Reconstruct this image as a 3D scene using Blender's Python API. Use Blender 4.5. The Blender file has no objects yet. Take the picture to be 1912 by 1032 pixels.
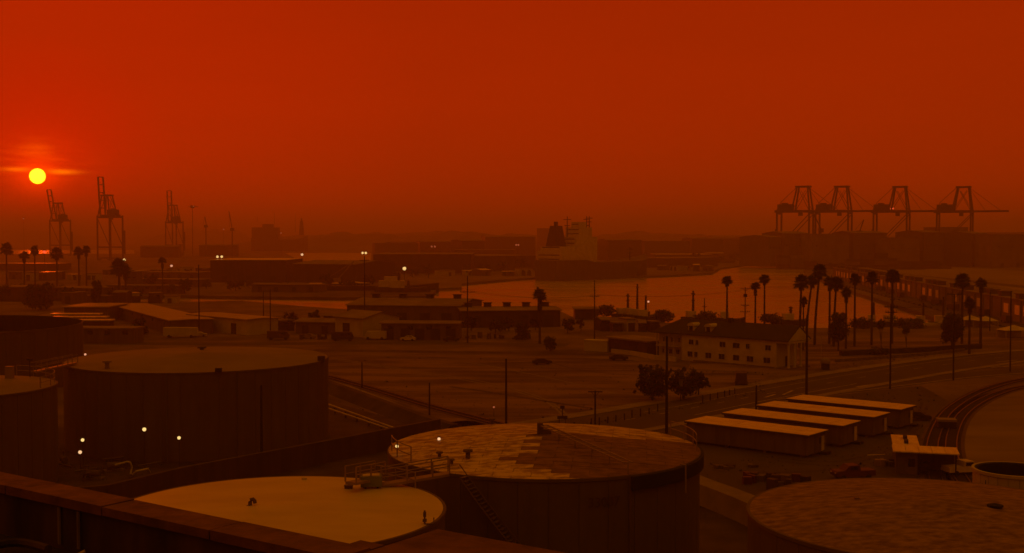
import bpy, bmesh, math, random
from math import radians as R, sin, cos, pi
from mathutils import Vector, Matrix
from mathutils.geometry import tessellate_polygon
random.seed(7)
S = bpy.context.scene
C = S.collection

# ---------------------------------------------------------------- camera
F, HZ, CH = 2200.0, 442.0, 30.0            # focal length in photo pixels, horizon row, eye height (m)
PITCH = math.atan((516 - HZ) / F)
cam = bpy.data.cameras.new('camera'); co = bpy.data.objects.new('camera', cam); C.objects.link(co)
cam.sensor_width = 36; cam.lens = 36 * F / 1912
cam.clip_start = 0.5; cam.clip_end = 40000
co.location = (0, 0, CH); co.rotation_euler = (pi / 2 - PITCH, 0, 0)
S.camera = co

# ---------------------------------------------------------------- world: smoky red evening sky
SUN_AZ = math.atan((72 - 956) / F)
SUN_EL = math.atan((HZ - 329) / F * cos(SUN_AZ))
sd = Vector((sin(SUN_AZ) * cos(SUN_EL), cos(SUN_AZ) * cos(SUN_EL), sin(SUN_EL)))
W = bpy.data.worlds.new('World'); S.world = W; W.use_nodes = True
nt = W.node_tree; N = nt.nodes; L = nt.links; N.clear()
def nd(t, **k):
    n = N.new(t)
    for a, b in k.items(): setattr(n, a, b)
    return n
def mth(op, a, b=None, c=None, clamp=False):
    n = nd('ShaderNodeMath', operation=op); n.use_clamp = clamp
    for i, v in enumerate((a, b, c)):
        if v is None: continue
        if isinstance(v, (int, float)): n.inputs[i].default_value = v
        else: L.new(v, n.inputs[i])
    return n.outputs[0]
def ramp(fac, stops, interp='EASE'):
    n = nd('ShaderNodeValToRGB'); n.color_ramp.interpolation = interp
    e = n.color_ramp.elements
    while len(e) < len(stops): e.new(0.5)
    for i, (p, c) in enumerate(stops): e[i].position = p; e[i].color = (*c, 1)
    L.new(fac, n.inputs[0]); return n.outputs[0]
def mixc(fac, a, b, mode='MIX'):
    n = nd('ShaderNodeMix', data_type='RGBA', blend_type=mode)
    if isinstance(fac, (int, float)): n.inputs[0].default_value = fac
    else: L.new(fac, n.inputs[0])
    for i, v in ((6, a), (7, b)):
        if isinstance(v, tuple): n.inputs[i].default_value = (*v, 1)
        else: L.new(v, n.inputs[i])
    return n.outputs[2]
tc = nd('ShaderNodeTexCoord')
nrm = nd('ShaderNodeVectorMath', operation='NORMALIZE'); L.new(tc.outputs['Generated'], nrm.inputs[0])
sep = nd('ShaderNodeSeparateXYZ'); L.new(nrm.outputs[0], sep.inputs[0])
dt = nd('ShaderNodeVectorMath', operation='DOT_PRODUCT'); L.new(nrm.outputs[0], dt.inputs[0]); dt.inputs[1].default_value = sd
ang = mth('DIVIDE', mth('ARCCOSINE', mth('MINIMUM', dt.outputs['Value'], 1.0)), pi)      # 0 at the sun, 1 opposite
base = ramp(ang, [(0.0, (.74, .011, 0)), (0.015, (.56, .013, 0)), (0.035, (.455, .0165, 0)), (0.10, (.365, .0165, 0)), (0.20, (.345, .0175, 0)),
                  (0.32, (.34, .019, 0)), (0.55, (.19, .027, 0)), (1.0, (.115, .024, 0))], 'LINEAR')
up = mth('SMOOTH_MIN', mth('MAXIMUM', mth('DIVIDE', mth('SUBTRACT', sep.outputs[2], .205), .7), 0), 1.0, .1)
hzf = mth('SUBTRACT', 1.24, mth('MULTIPLY', mth('MINIMUM', mth('MAXIMUM', sep.outputs[2], 0), .24), 1.25))
cvf = nd('ShaderNodeCombineXYZ')
for i_ in range(3): L.new(hzf, cvf.inputs[i_])
base = mixc(1.0, base, cvf.outputs[0], 'MULTIPLY')
cs = nd('ShaderNodeCombineXYZ'); L.new(mth('MULTIPLY', sep.outputs[0], 2.2), cs.inputs[0]); L.new(mth('MULTIPLY', sep.outputs[1], 2.2), cs.inputs[1]); L.new(mth('MULTIPLY', sep.outputs[2], 13), cs.inputs[2])
ns_ = nd('ShaderNodeTexNoise'); ns_.inputs['Scale'].default_value = 1; ns_.inputs['Detail'].default_value = 5; L.new(cs.outputs[0], ns_.inputs[0])
sm = mth('ADD', .88, mth('MULTIPLY', ns_.outputs[0], .24)); cq = nd('ShaderNodeCombineXYZ')
for i_ in range(3): L.new(sm, cq.inputs[i_])
base = mixc(1.0, base, cq.outputs[0], 'MULTIPLY')
col = mixc(up, base, (.285, .092, .001))
sky = nd('ShaderNodeTexSky', sky_type='NISHITA'); sky.sun_disc = False
sky.sun_elevation = SUN_EL; sky.sun_rotation = SUN_AZ; sky.air_density = 3; sky.dust_density = 8; sky.ozone_density = 1
tint = mixc(1.0, sky.outputs[0], (.010, .0007, 0), 'MULTIPLY')
col = mixc(1.0, col, tint, 'ADD')
# thin smoke streaks round the sun
az = mth('ARCTAN2', sep.outputs[0], sep.outputs[1]); el = mth('ARCSINE', sep.outputs[2])
da = mth('SUBTRACT', az, SUN_AZ); de = mth('SUBTRACT', el, SUN_EL)
cv = nd('ShaderNodeCombineXYZ'); L.new(mth('MULTIPLY', da, 26), cv.inputs[0]); L.new(mth('MULTIPLY', de, 210), cv.inputs[1])
nz = nd('ShaderNodeTexNoise'); nz.inputs['Scale'].default_value = 1; nz.inputs['Detail'].default_value = 4; L.new(cv.outputs[0], nz.inputs[0])
def gauss(x, y, wx, wy):   # centre offset and widths in radians
    a = mth('POWER', mth('DIVIDE', mth('SUBTRACT', da, x), wx), 2); b = mth('POWER', mth('DIVIDE', mth('SUBTRACT', de, y), wy), 2)
    return mth('POWER', 2.718, mth('MULTIPLY', mth('ADD', a, b), -1))
px = 1 / F
streak = mth('MULTIPLY', gauss(0, 18 * px, 60 * px, 30 * px), mth('MULTIPLY', mth('SUBTRACT', nz.outputs[0], .42, clamp=True), 5.0))
col = mixc(mth('MULTIPLY', streak, .75), col, mixc(1.0, col, (.9, .085, 0), 'ADD'))
col = mixc(gauss(-18 * px, 11 * px, 28 * px, 3.5 * px), col, (3.4, .65, 0))
col = mixc(gauss(26 * px, 8 * px, 30 * px, 4 * px), col, (3.6, .7, 0))
col = mixc(mth('MULTIPLY', gauss(-2 * px, 44 * px, 24 * px, 15 * px), mth('MULTIPLY', nz.outputs[0], 1.3, clamp=True)), col, (1.5, .13, 0))
col = mixc(mth('MULTIPLY', gauss(0, 8 * px, 90 * px, 62 * px), .35), col, (1.5, .035, 0))
col = mixc(gauss(0, 0, 34 * px, 28 * px), col, (2.2, .07, 0))
rad = mth('MULTIPLY', ang, pi)
disc = mth('MULTIPLY', mth('SUBTRACT', 14.0 * px, rad), 1 / (3.2 * px), clamp=True)
col = mixc(disc, col, (9.0, 6.0, .10))
bg = nd('ShaderNodeBackground'); L.new(col, bg.inputs[0]); bg.inputs[1].default_value = 1.0
wo = nd('ShaderNodeOutputWorld'); L.new(bg.outputs[0], wo.inputs[0])

sl = bpy.data.lights.new('sun', 'SUN'); so = bpy.data.objects.new('sun', sl); C.objects.link(so)
sl.energy = .5; sl.angle = R(.8); sl.color = (1, .07, .005)
so.rotation_euler = (-sd).to_track_quat('-Z', 'Y').to_euler()
so.location = (-200, 400, 300)

S.view_settings.view_transform = 'Standard'; S.view_settings.look = 'None'
S.view_settings.exposure = 0; S.view_settings.gamma = 1
S.render.engine = 'CYCLES'
cy = S.cycles
cy.use_denoising = True; cy.max_bounces = 4; cy.diffuse_bounces = 2; cy.glossy_bounces = 2
cy.transmission_bounces = 2; cy.transparent_max_bounces = 6; cy.volume_bounces = 1
cy.sample_clamp_indirect = 3; cy.use_adaptive_sampling = True; cy.adaptive_threshold = .005

# ---------------------------------------------------------------- helpers
def G(px_, py_, z=0.0):
    """world point at height z seen at photo pixel (px_, py_)"""
    dx, dy = px_ - 956, 516 - py_
    vy = F * cos(PITCH) + dy * sin(PITCH); vz = -F * sin(PITCH) + dy * cos(PITCH)
    t = (z - CH) / vz
    return Vector((dx * t, vy * t, z))
def PX(px_, D): return (px_ - 956) / F * D
def PZ(py_, D): return CH - (py_ - HZ) / F * D
def mat(name, c, c2=None, rough=.85, scale=.5, stretch=(1, 1, 1), bump=0, metal=0, spec=.3, amt=1.0, detail=6, bscale=None, contrast=(.35, .65), rnd=1):
    m = bpy.data.materials.new(name); m.use_nodes = True
    n = m.node_tree.nodes; l = m.node_tree.links; b = n['Principled BSDF']
    b.inputs['Roughness'].default_value = rough; b.inputs['Metallic'].default_value = metal
    b.inputs['Specular IOR Level'].default_value = spec
    if c2 is None: c2 = tuple(x * .7 for x in c)
    t = n.new('ShaderNodeTexCoord'); mp = n.new('ShaderNodeMapping'); mp.inputs['Scale'].default_value = stretch
    l.new(t.outputs['Object'], mp.inputs[0])
    oi = n.new('ShaderNodeObjectInfo'); oa = n.new('ShaderNodeVectorMath'); oa.operation = 'MULTIPLY_ADD'; oa.inputs[1].default_value = (60 * rnd,) * 3
    l.new(oi.outputs['Random'], oa.inputs[0]); l.new(t.outputs['Object'], oa.inputs[2]); l.new(oa.outputs[0], mp.inputs[0])
    z = n.new('ShaderNodeTexNoise'); z.inputs['Scale'].default_value = scale; z.inputs['Detail'].default_value = detail; z.inputs['Roughness'].default_value = .62
    l.new(mp.outputs[0], z.inputs[0])
    r = n.new('ShaderNodeMapRange'); r.inputs[1].default_value = contrast[0]; r.inputs[2].default_value = contrast[1]; l.new(z.outputs[0], r.inputs[0])
    x = n.new('ShaderNodeMix'); x.data_type = 'RGBA'; x.inputs[6].default_value = (*c, 1); x.inputs[7].default_value = (*c2, 1)
    l.new(r.outputs[0], x.inputs[0]); l.new(x.outputs[2], b.inputs['Base Color'])
    if bump:
        z2 = n.new('ShaderNodeTexNoise'); z2.inputs['Scale'].default_value = bscale or scale * 3; z2.inputs['Detail'].default_value = 5
        l.new(mp.outputs[0], z2.inputs[0])
        bp = n.new('ShaderNodeBump'); bp.inputs['Strength'].default_value = 1; bp.inputs['Distance'].default_value = bump
        l.new(z2.outputs[0], bp.inputs['Height']); l.new(bp.outputs[0], b.inputs['Normal'])
    return m
def g(v, w=None): w = v * .85 if w is None else w; return (v, w, w * .8)
def emit(name, c, s):
    m = bpy.data.materials.new(name); m.use_nodes = True; n = m.node_tree.nodes; n.clear()
    e = n.new('ShaderNodeEmission'); e.inputs[0].default_value = (*c, 1); e.inputs[1].default_value = s
    o = n.new('ShaderNodeOutputMaterial'); m.node_tree.links.new(e.outputs[0], o.inputs[0]); return m

class MB:
    def __init__(s): s.v = []; s.f = []; s.M = Matrix()
    def add(s, vs, fs):
        k = len(s.v); s.v += [tuple(s.M @ Vector(p)) for p in vs]; s.f += [tuple(k + i for i in f) for f in fs]; return s
    def box(s, x0, y0, z0, x1, y1, z1):
        return s.add([(x0, y0, z0), (x1, y0, z0), (x1, y1, z0), (x0, y1, z0), (x0, y0, z1), (x1, y0, z1), (x1, y1, z1), (x0, y1, z1)],
                     [(3, 2, 1, 0), (4, 5, 6, 7), (0, 1, 5, 4), (1, 2, 6, 5), (2, 3, 7, 6), (3, 0, 4, 7)])
    def cbox(s, x, y, z, w, d, h): return s.box(x - w / 2, y - d / 2, z, x + w / 2, y + d / 2, z + h)
    def beam(s, a, b, w=.3, h=None):
        h = h or w; a = Vector(a); b = Vector(b); d = (b - a).normalized()
        u = Vector((0, 0, 1)) if abs(d.z) < .99 else Vector((0, 1, 0))
        r = d.cross(u).normalized() * w / 2; t = r.cross(d).normalized() * h / 2
        vs = [a - r - t, a + r - t, a + r + t, a - r + t, b - r - t, b + r - t, b + r + t, b - r + t]
        return s.add(vs, [(0, 1, 2, 3), (7, 6, 5, 4), (4, 5, 1, 0), (5, 6, 2, 1), (6, 7, 3, 2), (7, 4, 0, 3)])
    def tube(s, pts, r, n=8, cap=True):
        pts = [Vector(p) for p in pts]; rr = r if isinstance(r, (list, tuple)) else [r] * len(pts)
        vs = []; fs = []
        for i, p in enumerate(pts):
            d = (pts[min(i + 1, len(pts) - 1)] - pts[max(i - 1, 0)]).normalized()
            u = Vector((0, 0, 1)) if abs(d.z) < .95 else Vector((1, 0, 0))
            a = d.cross(u).normalized(); b = d.cross(a)
            vs += [p + (a * cos(2 * pi * k / n) + b * sin(2 * pi * k / n)) * rr[i] for k in range(n)]
        for i in range(len(pts) - 1):
            for k in range(n):
                k2 = (k + 1) % n; fs.append((i * n + k, i * n + k2, (i + 1) * n + k2, (i + 1) * n + k))
        if cap: fs += [tuple(range(n)), tuple(range(len(vs) - 1, len(vs) - 1 - n, -1))]
        return s.add(vs, fs)
    def lathe(s, prof, n=32, cx=0, cy=0):
        vs = []; fs = []
        for r, z in prof: vs += [(cx + r * cos(2 * pi * k / n), cy + r * sin(2 * pi * k / n), z) for k in range(n)]
        for i in range(len(prof) - 1):
            for k in range(n):
                k2 = (k + 1) % n; fs.append((i * n + k, i * n + k2, (i + 1) * n + k2, (i + 1) * n + k))
        return s.add(vs, fs)
    def prism(s, poly, z0, z1):
        P = [Vector((p[0], p[1], 0)) for p in poly]; n = len(P)
        tri = tessellate_polygon([P]); fs = []
        for t in tri:
            a, b, c = (P[i] for i in t)
            if (b - a).cross(c - a).z < 0: t = (t[0], t[2], t[1])
            fs.append(tuple(n + i for i in t)); fs.append((t[2], t[1], t[0]))
        A = sum(P[i].x * P[(i + 1) % n].y - P[(i + 1) % n].x * P[i].y for i in range(n))
        for i in range(n):
            j = (i + 1) % n
            fs.append((i, j, n + j, n + i) if A > 0 else (j, i, n + i, n + j))
        return s.add([(p.x, p.y, z0) for p in P] + [(p.x, p.y, z1) for p in P], fs)
    def sheet(s, poly, z):
        P = [Vector((p[0], p[1], 0)) for p in poly]; fs = []
        for t in tessellate_polygon([P]):
            a, b, c = (P[i] for i in t)
            fs.append(t if (b - a).cross(c - a).z > 0 else (t[0], t[2], t[1]))
        return s.add([(p.x, p.y, z) for p in P], fs)
    def mesh(s, name, m, smooth=False):
        me = bpy.data.meshes.new(name); me.from_pydata(s.v, [], s.f)
        for x in (m if isinstance(m, list) else [m]): me.materials.append(x)
        if smooth: me.polygons.foreach_set('use_smooth', [True] * len(me.polygons))
        me.update(); return me
    def build(s, name, m, parent=None, smooth=False, label=None, kind=None):
        o = bpy.data.objects.new(name, s.mesh(name, m, smooth)); C.objects.link(o)
        if parent: o.parent = parent
        if label: o['label'] = label
        if kind: o['kind'] = kind
        return o
def link_mesh(name, me, parent=None, loc=(0, 0, 0), rz=0):
    o = bpy.data.objects.new(name, me); C.objects.link(o); o.location = loc; o.rotation_euler.z = rz
    if parent: o.parent = parent
    return o
def thing(name, label, cat, loc=(0, 0, 0), rz=0, group=None, sc=1):
    o = bpy.data.objects.new(name, None); C.objects.link(o); o.empty_display_size = .5
    o.location = loc; o.rotation_euler = (0, 0, rz); o.scale = (sc, sc, sc)
    o['label'] = label; o['category'] = cat
    if group: o['group'] = group
    return o
def copy_tree(o, parent=None):
    c = o.copy(); C.objects.link(c)
    if parent: c.parent = parent
    for ch in list(o.children): copy_tree(ch, c)
    return c
def again(o, label, loc, rz=0, sc=1, group=None):
    c = copy_tree(o); c['label'] = label; c.location = loc; c.rotation_euler = (0, 0, rz); c.scale = (sc, sc, sc)
    if group: c['group'] = group
    return c
def struct(name, mb, m, smooth=False): return mb.build(name, m, kind='structure', smooth=smooth)
def smooth_path(pts, n=8):
    P = [Vector(p) for p in pts]; out = []
    for i in range(len(P) - 1):
        a = P[max(i - 1, 0)]; b = P[i]; c = P[i + 1]; d = P[min(i + 2, len(P) - 1)]
        for k in range(n):
            t = k / n
            out.append(.5 * ((2 * b) + (c - a) * t + (2 * a - 5 * b + 4 * c - d) * t * t + (3 * b - a - 3 * c + d) * t ** 3))
    out.append(P[-1]); return out
def offset(path, d):
    out = []
    for i, p in enumerate(path):
        t = path[min(i + 1, len(path) - 1)] - path[max(i - 1, 0)]; t.z = 0; t.normalize()
        out.append(p + Vector((-t.y, t.x, 0)) * d)
    return out
def strip(path, w, z, h=None):
    a = offset(path, w / 2); b = offset(path, -w / 2); mb = MB(); vs = []; fs = []
    for p, q in zip(a, b):
        vs += [(p.x, p.y, z), (q.x, q.y, z)]
        if h: vs += [(p.x, p.y, z - h), (q.x, q.y, z - h)]
    k = 4 if h else 2
    for i in range(len(a) - 1):
        fs.append((i * k, i * k + 1, (i + 1) * k + 1, (i + 1) * k))
        if h:
            fs.append((i * k + 2, i * k, (i + 1) * k, (i + 1) * k + 2)); fs.append((i * k + 1, i * k + 3, (i + 1) * k + 3, (i + 1) * k + 1))
    if h: fs += [(0, 2, 3, 1), (len(vs) - 4, len(vs) - 3, len(vs) - 1, len(vs) - 2)]
    return mb.add(vs, fs)

# ---------------------------------------------------------------- materials
M = {}
M['land'] = mat('dirt_land', (.18, .125, .07), (.06, .042, .026), scale=.05, bump=.15, bscale=.6, detail=12, contrast=(.38, .64))
M['far'] = mat('port_land', (.19, .14, .09), (.045, .035, .026), scale=.02, detail=10, stretch=(1, .5, 1))
M['lot'] = mat('scrubby_lot', (.21, .135, .07), (.065, .04, .022), scale=.09, stretch=(.45, 1.7, 1), detail=12, bump=.2, bscale=.8, contrast=(.4, .6))
M['field'] = mat('dry_field', (.24, .18, .085), (.13, .09, .045), scale=.05, stretch=(.5, 1.4, 1), detail=10, bump=.1)
M['yard'] = mat('oily_yard', (.075, .05, .034), (.03, .02, .014), scale=.15, detail=8, bump=.05, contrast=(.4, .62))
M['asphalt'] = mat('asphalt', (.075, .06, .045), (.05, .04, .03), scale=.12, detail=10, stretch=(1, .4, 1))
M['pave'] = mat('concrete_pavement', (.24, .2, .15), (.16, .13, .09), scale=.3, detail=8)
M['concrete'] = mat('old_concrete', (.2, .16, .12), (.1, .075, .055), scale=.8, detail=8, bump=.02)
M['apron'] = mat('apron_concrete', (.27, .215, .14), (.17, .14, .10), scale=.02, detail=9, stretch=(1, .4, 1))
M['quay'] = mat('quay_wall', (.07, .055, .04), (.035, .028, .02), scale=.3)
M['steel'] = mat('crane_steel', (.05, .028, .022), (.03, .018, .014), scale=.2, rough=.6)
M['dark'] = mat('dark_paint', (.04, .03, .024), rough=.7)
M['white'] = mat('white_paint', (.62, .55, .44), (.45, .38, .29), scale=.4, rough=.6)
M['cream'] = mat('cream_stucco', (.50, .48, .32), (.38, .35, .22), scale=.35, detail=8, rough=.9)
M['roofw'] = mat('pale_sheet_roof', (.78, .68, .44), (.46, .36, .23), scale=.5, rough=.38, spec=.8, stretch=(2.5, .5, 1), detail=10, contrast=(.4, .75))
M['roofg'] = mat('grey_felt_roof', (.26, .2, .14), (.15, .11, .08), scale=.12, detail=9)
M['roofm'] = mat('dull_sheet_roof', (.42, .33, .21), (.26, .20, .13), scale=.2, rough=.5, spec=.6, stretch=(2.5, .5, 1))
M['shingle'] = mat('dark_shingle', (.045, .032, .025), (.028, .02, .015), scale=2)
M['walld'] = mat('dark_metal_wall', (.085, .05, .036), (.05, .032, .024), scale=.2, stretch=(4, 4, .3), rough=.7)
M['wallm'] = mat('tan_metal_wall', (.16, .115, .075), (.10, .072, .05), scale=.2, stretch=(3, 3, .3))
M['glass'] = mat('dark_glass', (.02, .014, .012), (.01, .008, .007), rough=.15, spec=.5)
M['wood'] = mat('creosote_wood', (.03, .02, .015), (.018, .012, .01), scale=2, stretch=(1, 1, .1))
M['bark'] = mat('palm_bark', (.06, .04, .028), (.035, .024, .017), scale=2)
M['leaf'] = mat('dark_leaf', (.05, .042, .018), (.022, .02, .010), scale=.7, rough=.7)
M['dead'] = mat('dead_frond', (.075, .045, .024), (.04, .025, .014), scale=1)
M['shell'] = mat('tank_shell_paint', (.13, .10, .066), (.10, .074, .05), scale=.25, stretch=(2.5, 2.5, .25), detail=9, rough=.8, contrast=(.3, .7))
M['shell2'] = mat('tank_shell_dark', (.135, .095, .062), (.105, .07, .048), scale=.25, stretch=(2.5, 2.5, .25), detail=9)
M['twhite'] = mat('white_tank_roof', (.60, .52, .33), (.44, .38, .23), scale=.22, stretch=(.6, 1.6, 1), detail=12, rough=.5, contrast=(.38, .8))
M['plate_l'] = mat('pale_roof_plate', (.58, .46, .25), (.27, .18, .085), scale=1.1, stretch=(.7, 1.3, 1), detail=12, rough=.6, contrast=(.43, .57), rnd=0)
M['plate_d'] = mat('rusty_roof_plate', (.22, .12, .06), (.10, .055, .03), scale=1.2, stretch=(.75, 1.3, 1), detail=12, rough=.8, contrast=(.38, .66), rnd=0)
M['rust'] = mat('stained_roof', (.29, .19, .10), (.10, .055, .028), scale=1.5, stretch=(.75, 1.25, 1), detail=13, contrast=(.36, .68))
M['tan'] = mat('tan_tank_roof', (.23, .18, .09), (.18, .14, .075), scale=.15, detail=8)
M['rail'] = mat('railing_paint', (.30, .22, .15), rough=.6)
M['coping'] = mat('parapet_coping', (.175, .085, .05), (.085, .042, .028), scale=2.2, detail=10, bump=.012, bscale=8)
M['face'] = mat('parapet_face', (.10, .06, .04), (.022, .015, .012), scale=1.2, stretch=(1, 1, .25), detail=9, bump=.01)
M['deck'] = mat('gravel_deck', (.05, .035, .022), (.018, .012, .009), scale=3, detail=10, bump=.02, bscale=20)
M['tyre'] = mat('tyre_rubber', (.02, .02, .02))
M['redp'] = mat('faded_red_paint', (.09, .025, .02), rough=.5)
M['green'] = mat('green_grey_paint', (.20, .24, .12), rough=.6)
M['paintline'] = mat('road_paint', (.5, .42, .3), (.2, .17, .12), scale=1.5)
M['iron'] = mat('rail_iron', (.16, .10, .07), rough=.4, metal=.6)

# water
wm = bpy.data.materials.new('harbour_water'); wm.use_nodes = True
n = wm.node_tree.nodes; l = wm.node_tree.links; b = n['Principled BSDF']
b.inputs['Base Color'].default_value = (.34, .31, .20, 1); b.inputs['Roughness'].default_value = .12; b.inputs['IOR'].default_value = 2.4
b.inputs['Specular IOR Level'].default_value = .6
t = n.new('ShaderNodeTexCoord'); mp = n.new('ShaderNodeMapping'); mp.inputs['Scale'].default_value = (.12, .45, 1)
z = n.new('ShaderNodeTexNoise'); z.inputs['Scale'].default_value = 1; z.inputs['Detail'].default_value = 6
l.new(t.outputs['Object'], mp.inputs[0]); l.new(mp.outputs[0], z.inputs[0])
z3 = n.new('ShaderNodeTexNoise'); z3.inputs['Scale'].default_value = .02; z3.inputs['Detail'].default_value = 4; mp3 = n.new('ShaderNodeMapping'); mp3.inputs['Scale'].default_value = (.4, 1.4, 1)
l.new(t.outputs['Object'], mp3.inputs[0]); l.new(mp3.outputs[0], z3.inputs[0])
rr = n.new('ShaderNodeMapRange'); rr.inputs[1].default_value = .35; rr.inputs[2].default_value = .7; rr.inputs[3].default_value = .17; rr.inputs[4].default_value = .34
l.new(z3.outputs[0], rr.inputs[0]); l.new(rr.outputs[0], b.inputs['Roughness'])
bp = n.new('ShaderNodeBump'); bp.inputs['Distance'].default_value = .07; l.new(z.outputs[0], bp.inputs['Height']); l.new(bp.outputs[0], b.inputs['Normal'])
M['water'] = wm
M['lagoon'] = mat('ruffled_channel', (.3, .24, .16), rough=.38, scale=.01, spec=1.0)
M['lagoon'].node_tree.nodes['Principled BSDF'].inputs['IOR'].default_value = 2.4

# ---------------------------------------------------------------- ground and water
W0 = -1.6
struct('water', MB().sheet([(-9000, 60), (9000, 60), (9000, 12000), (-9000, 12000)], W0), M['water'])
def pxpoly(pts, z=0): return [tuple(G(a, b_, z)[:2]) for a, b_ in pts]
near = [(-9000, -300), (9000, -300), (9000, 330)] + pxpoly([(2300, 612), (1912, 611), (1750, 607), (1600, 612), (1500, 612), (1400, 604), (1235, 602), (1175, 592), (1068, 591), (1040, 578), (900, 573), (760, 574), (645, 577), (560, 571), (450, 561), (400, 562), (340, 563)]) + [(-230, 545), (-600, 530), (-9000, 530)]
struct('ground', MB().prism(near, -3, 0), [M['land']])
farl = [(9000, 15000), (-9000, 15000), (-9000, 560)] + [(-600, 560), (-238, 572)] + pxpoly([(345, 551), (450, 553), (640, 555), (800, 552), (812, 545), (815, 538), (862, 536), (862, 529), (960, 520), (1010, 517), (1120, 517), (1235, 514), (1330, 509), (1345, 500), (1400, 493), (1500, 491)])
farl += [tuple(G(1503, 512)[:2]), tuple(G(1600, 546)[:2]), tuple(G(1690, 574)[:2]), (152, 404), (165, 345), (600, 345), (9000, 345)]
struct('harbour_land', MB().prism(farl, -3, .02), [M['far']])
def sheet(name, pts, m, z=.006, world=False): return struct(name, MB().sheet(pts if world else pxpoly(pts), z), m)
# far lagoons that shine between the sheds
sheet('channel_water', [(-700, 466.5), (250, 466.5), (252, 473.5), (-700, 473.5)], M['lagoon'], .06)
sheet('channel_water', [(532, 472), (693, 472), (693, 492), (665, 493), (560, 486)], M['lagoon'], .06)
sheet('apron', [(1570, 489), (1620, 489.5), (2100, 516), (2100, 600), (1912, 548), (1640, 505)], M['apron'], .05)
sheet('harbour_road', [(1560, 498), (2100, 552), (2100, 558), (1560, 500)], M['quay'], .08)
# lots and yards
sheet('vacant_lot', [(590, 662), (1000, 664), (1180, 672), (1290, 690), (1440, 700), (1400, 720), (1120, 774), (980, 800), (870, 800), (720, 740), (600, 690)], M['lot'], .012)
sheet('lawn', [(1285, 688), (1500, 700), (1530, 686), (1720, 652), (1912, 640), (1912, 615), (1500, 640), (1290, 676)], M['lot'], .016)
sheet('tank_yard', [(-700, 1032), (-700, 760), (200, 800), (640, 780), (760, 795), (870, 785), (1000, 800), (1140, 812), (1260, 860), (1330, 905), (1460, 975), (1500, 1032)], M['yard'], .012)
sheet('bund_floor', [(130, 700), (600, 700), (600, 745), (800, 800), (700, 812), (130, 870)], M['yard'], .016)
sheet('storage_yard', [(1130, 812), (1290, 790), (1500, 745), (1720, 720), (1790, 760), (1740, 830), (1760, 900), (1900, 1032), (1500, 1032), (1330, 905)], M['asphalt'], .008)
sheet('dry_field', [(1800, 860), (1786, 800), (1812, 755), (1860, 728), (1930, 716), (2400, 716), (2400, 900), (1860, 900)], M['field'], .016)
# main road with kerbed pavement
road_mid = smooth_path([G(900, 828), G(1100, 796), G(1290, 762), G(1432, 735), G(1600, 706), G(1760, 681), G(1930, 662), G(2300, 640)], 6)
struct('road', strip(road_mid, 15, .014), M['asphalt'])
struct('pavement', strip(offset(road_mid, 9.0), 3.2, .13, .13), M['pave'])
struct('pavement', strip(offset(road_mid, -9.0), 2.0, .13, .13), M['pave'])
lm = MB()
for i in range(0, len(road_mid) - 2, 2):
    a, c_ = road_mid[i], road_mid[i].lerp(road_mid[i + 1], .6)
    lm.add(strip([a, c_], .22, .02).v, [(0, 1, 3, 2)])
struct('lane_markings', lm, M['paintline'])
road2 = smooth_path([G(1420, 742), G(1530, 731), G(1660, 716), G(1780, 702), G(1912, 692), G(2200, 676)], 6)
struct('side_road', strip(road2, 7, .018), M['asphalt'])
struct('kerb', strip(offset(road2, -4.0), .7, .14, .14), M['pave'])
struct('dirt_road', strip(smooth_path([G(585, 654), G(760, 656), G(960, 659), G(1180, 663)], 6), 6, .02), M['yard'])
struct('street', strip(smooth_path([G(-200, 634), G(160, 640), G(420, 642), G(760, 640), G(1060, 644)], 6), 9, .018), M['asphalt'])
# railway tracks: ballast, rails and sleepers
def railway(pts, label):
    p = smooth_path(pts, 10)
    t = thing('railway_track', label, 'railway track', (0, 0, 0))
    strip(p, 3.6, .06, .06).build('ballast', M['walld'], t)
    for d in (-.75, .75): strip(offset(p, d), .16, .22, .14).build('rail', M['iron'], t)
    mb = MB(); acc = 0
    for i in range(len(p) - 1):
        seg = (p[i + 1] - p[i]).length; d = (p[i + 1] - p[i]).normalized(); s_ = Vector((-d.y, d.x, 0)); k = acc
        while k < seg:
            q = p[i] + d * k; q.z = .075; mb.beam(q - s_ * 1.3, q + s_ * 1.3, .28, .05); k += .75
        acc = k - seg
    mb.build('sleepers', M['wood'], t, kind='stuff')
railway([G(1760, 935), G(1742, 870), G(1745, 815), G(1775, 765), G(1840, 728), G(1930, 706), G(2100, 690)], 'outer curved railway track beside the portable cabins')
railway([G(1815, 925), G(1782, 868), G(1778, 815), G(1802, 770), G(1856, 738), G(1930, 720), G(2100, 704)], 'inner curved railway track hugging the dry field')
railway([G(560, 690), G(680, 722), G(800, 758), G(930, 792), G(1010, 815)], 'straight railway track crossing the dark vacant lot')
struct('dirt_track', strip(smooth_path([G(590, 700), G(690, 738), G(800, 782), G(850, 800)], 6), 2.2, .03), M['pave'])
struct('dirt_track', strip(smooth_path([G(840, 722), G(900, 730), G(975, 742), G(1100, 762)], 6), 1.2, .03), M['yard'])
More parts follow.
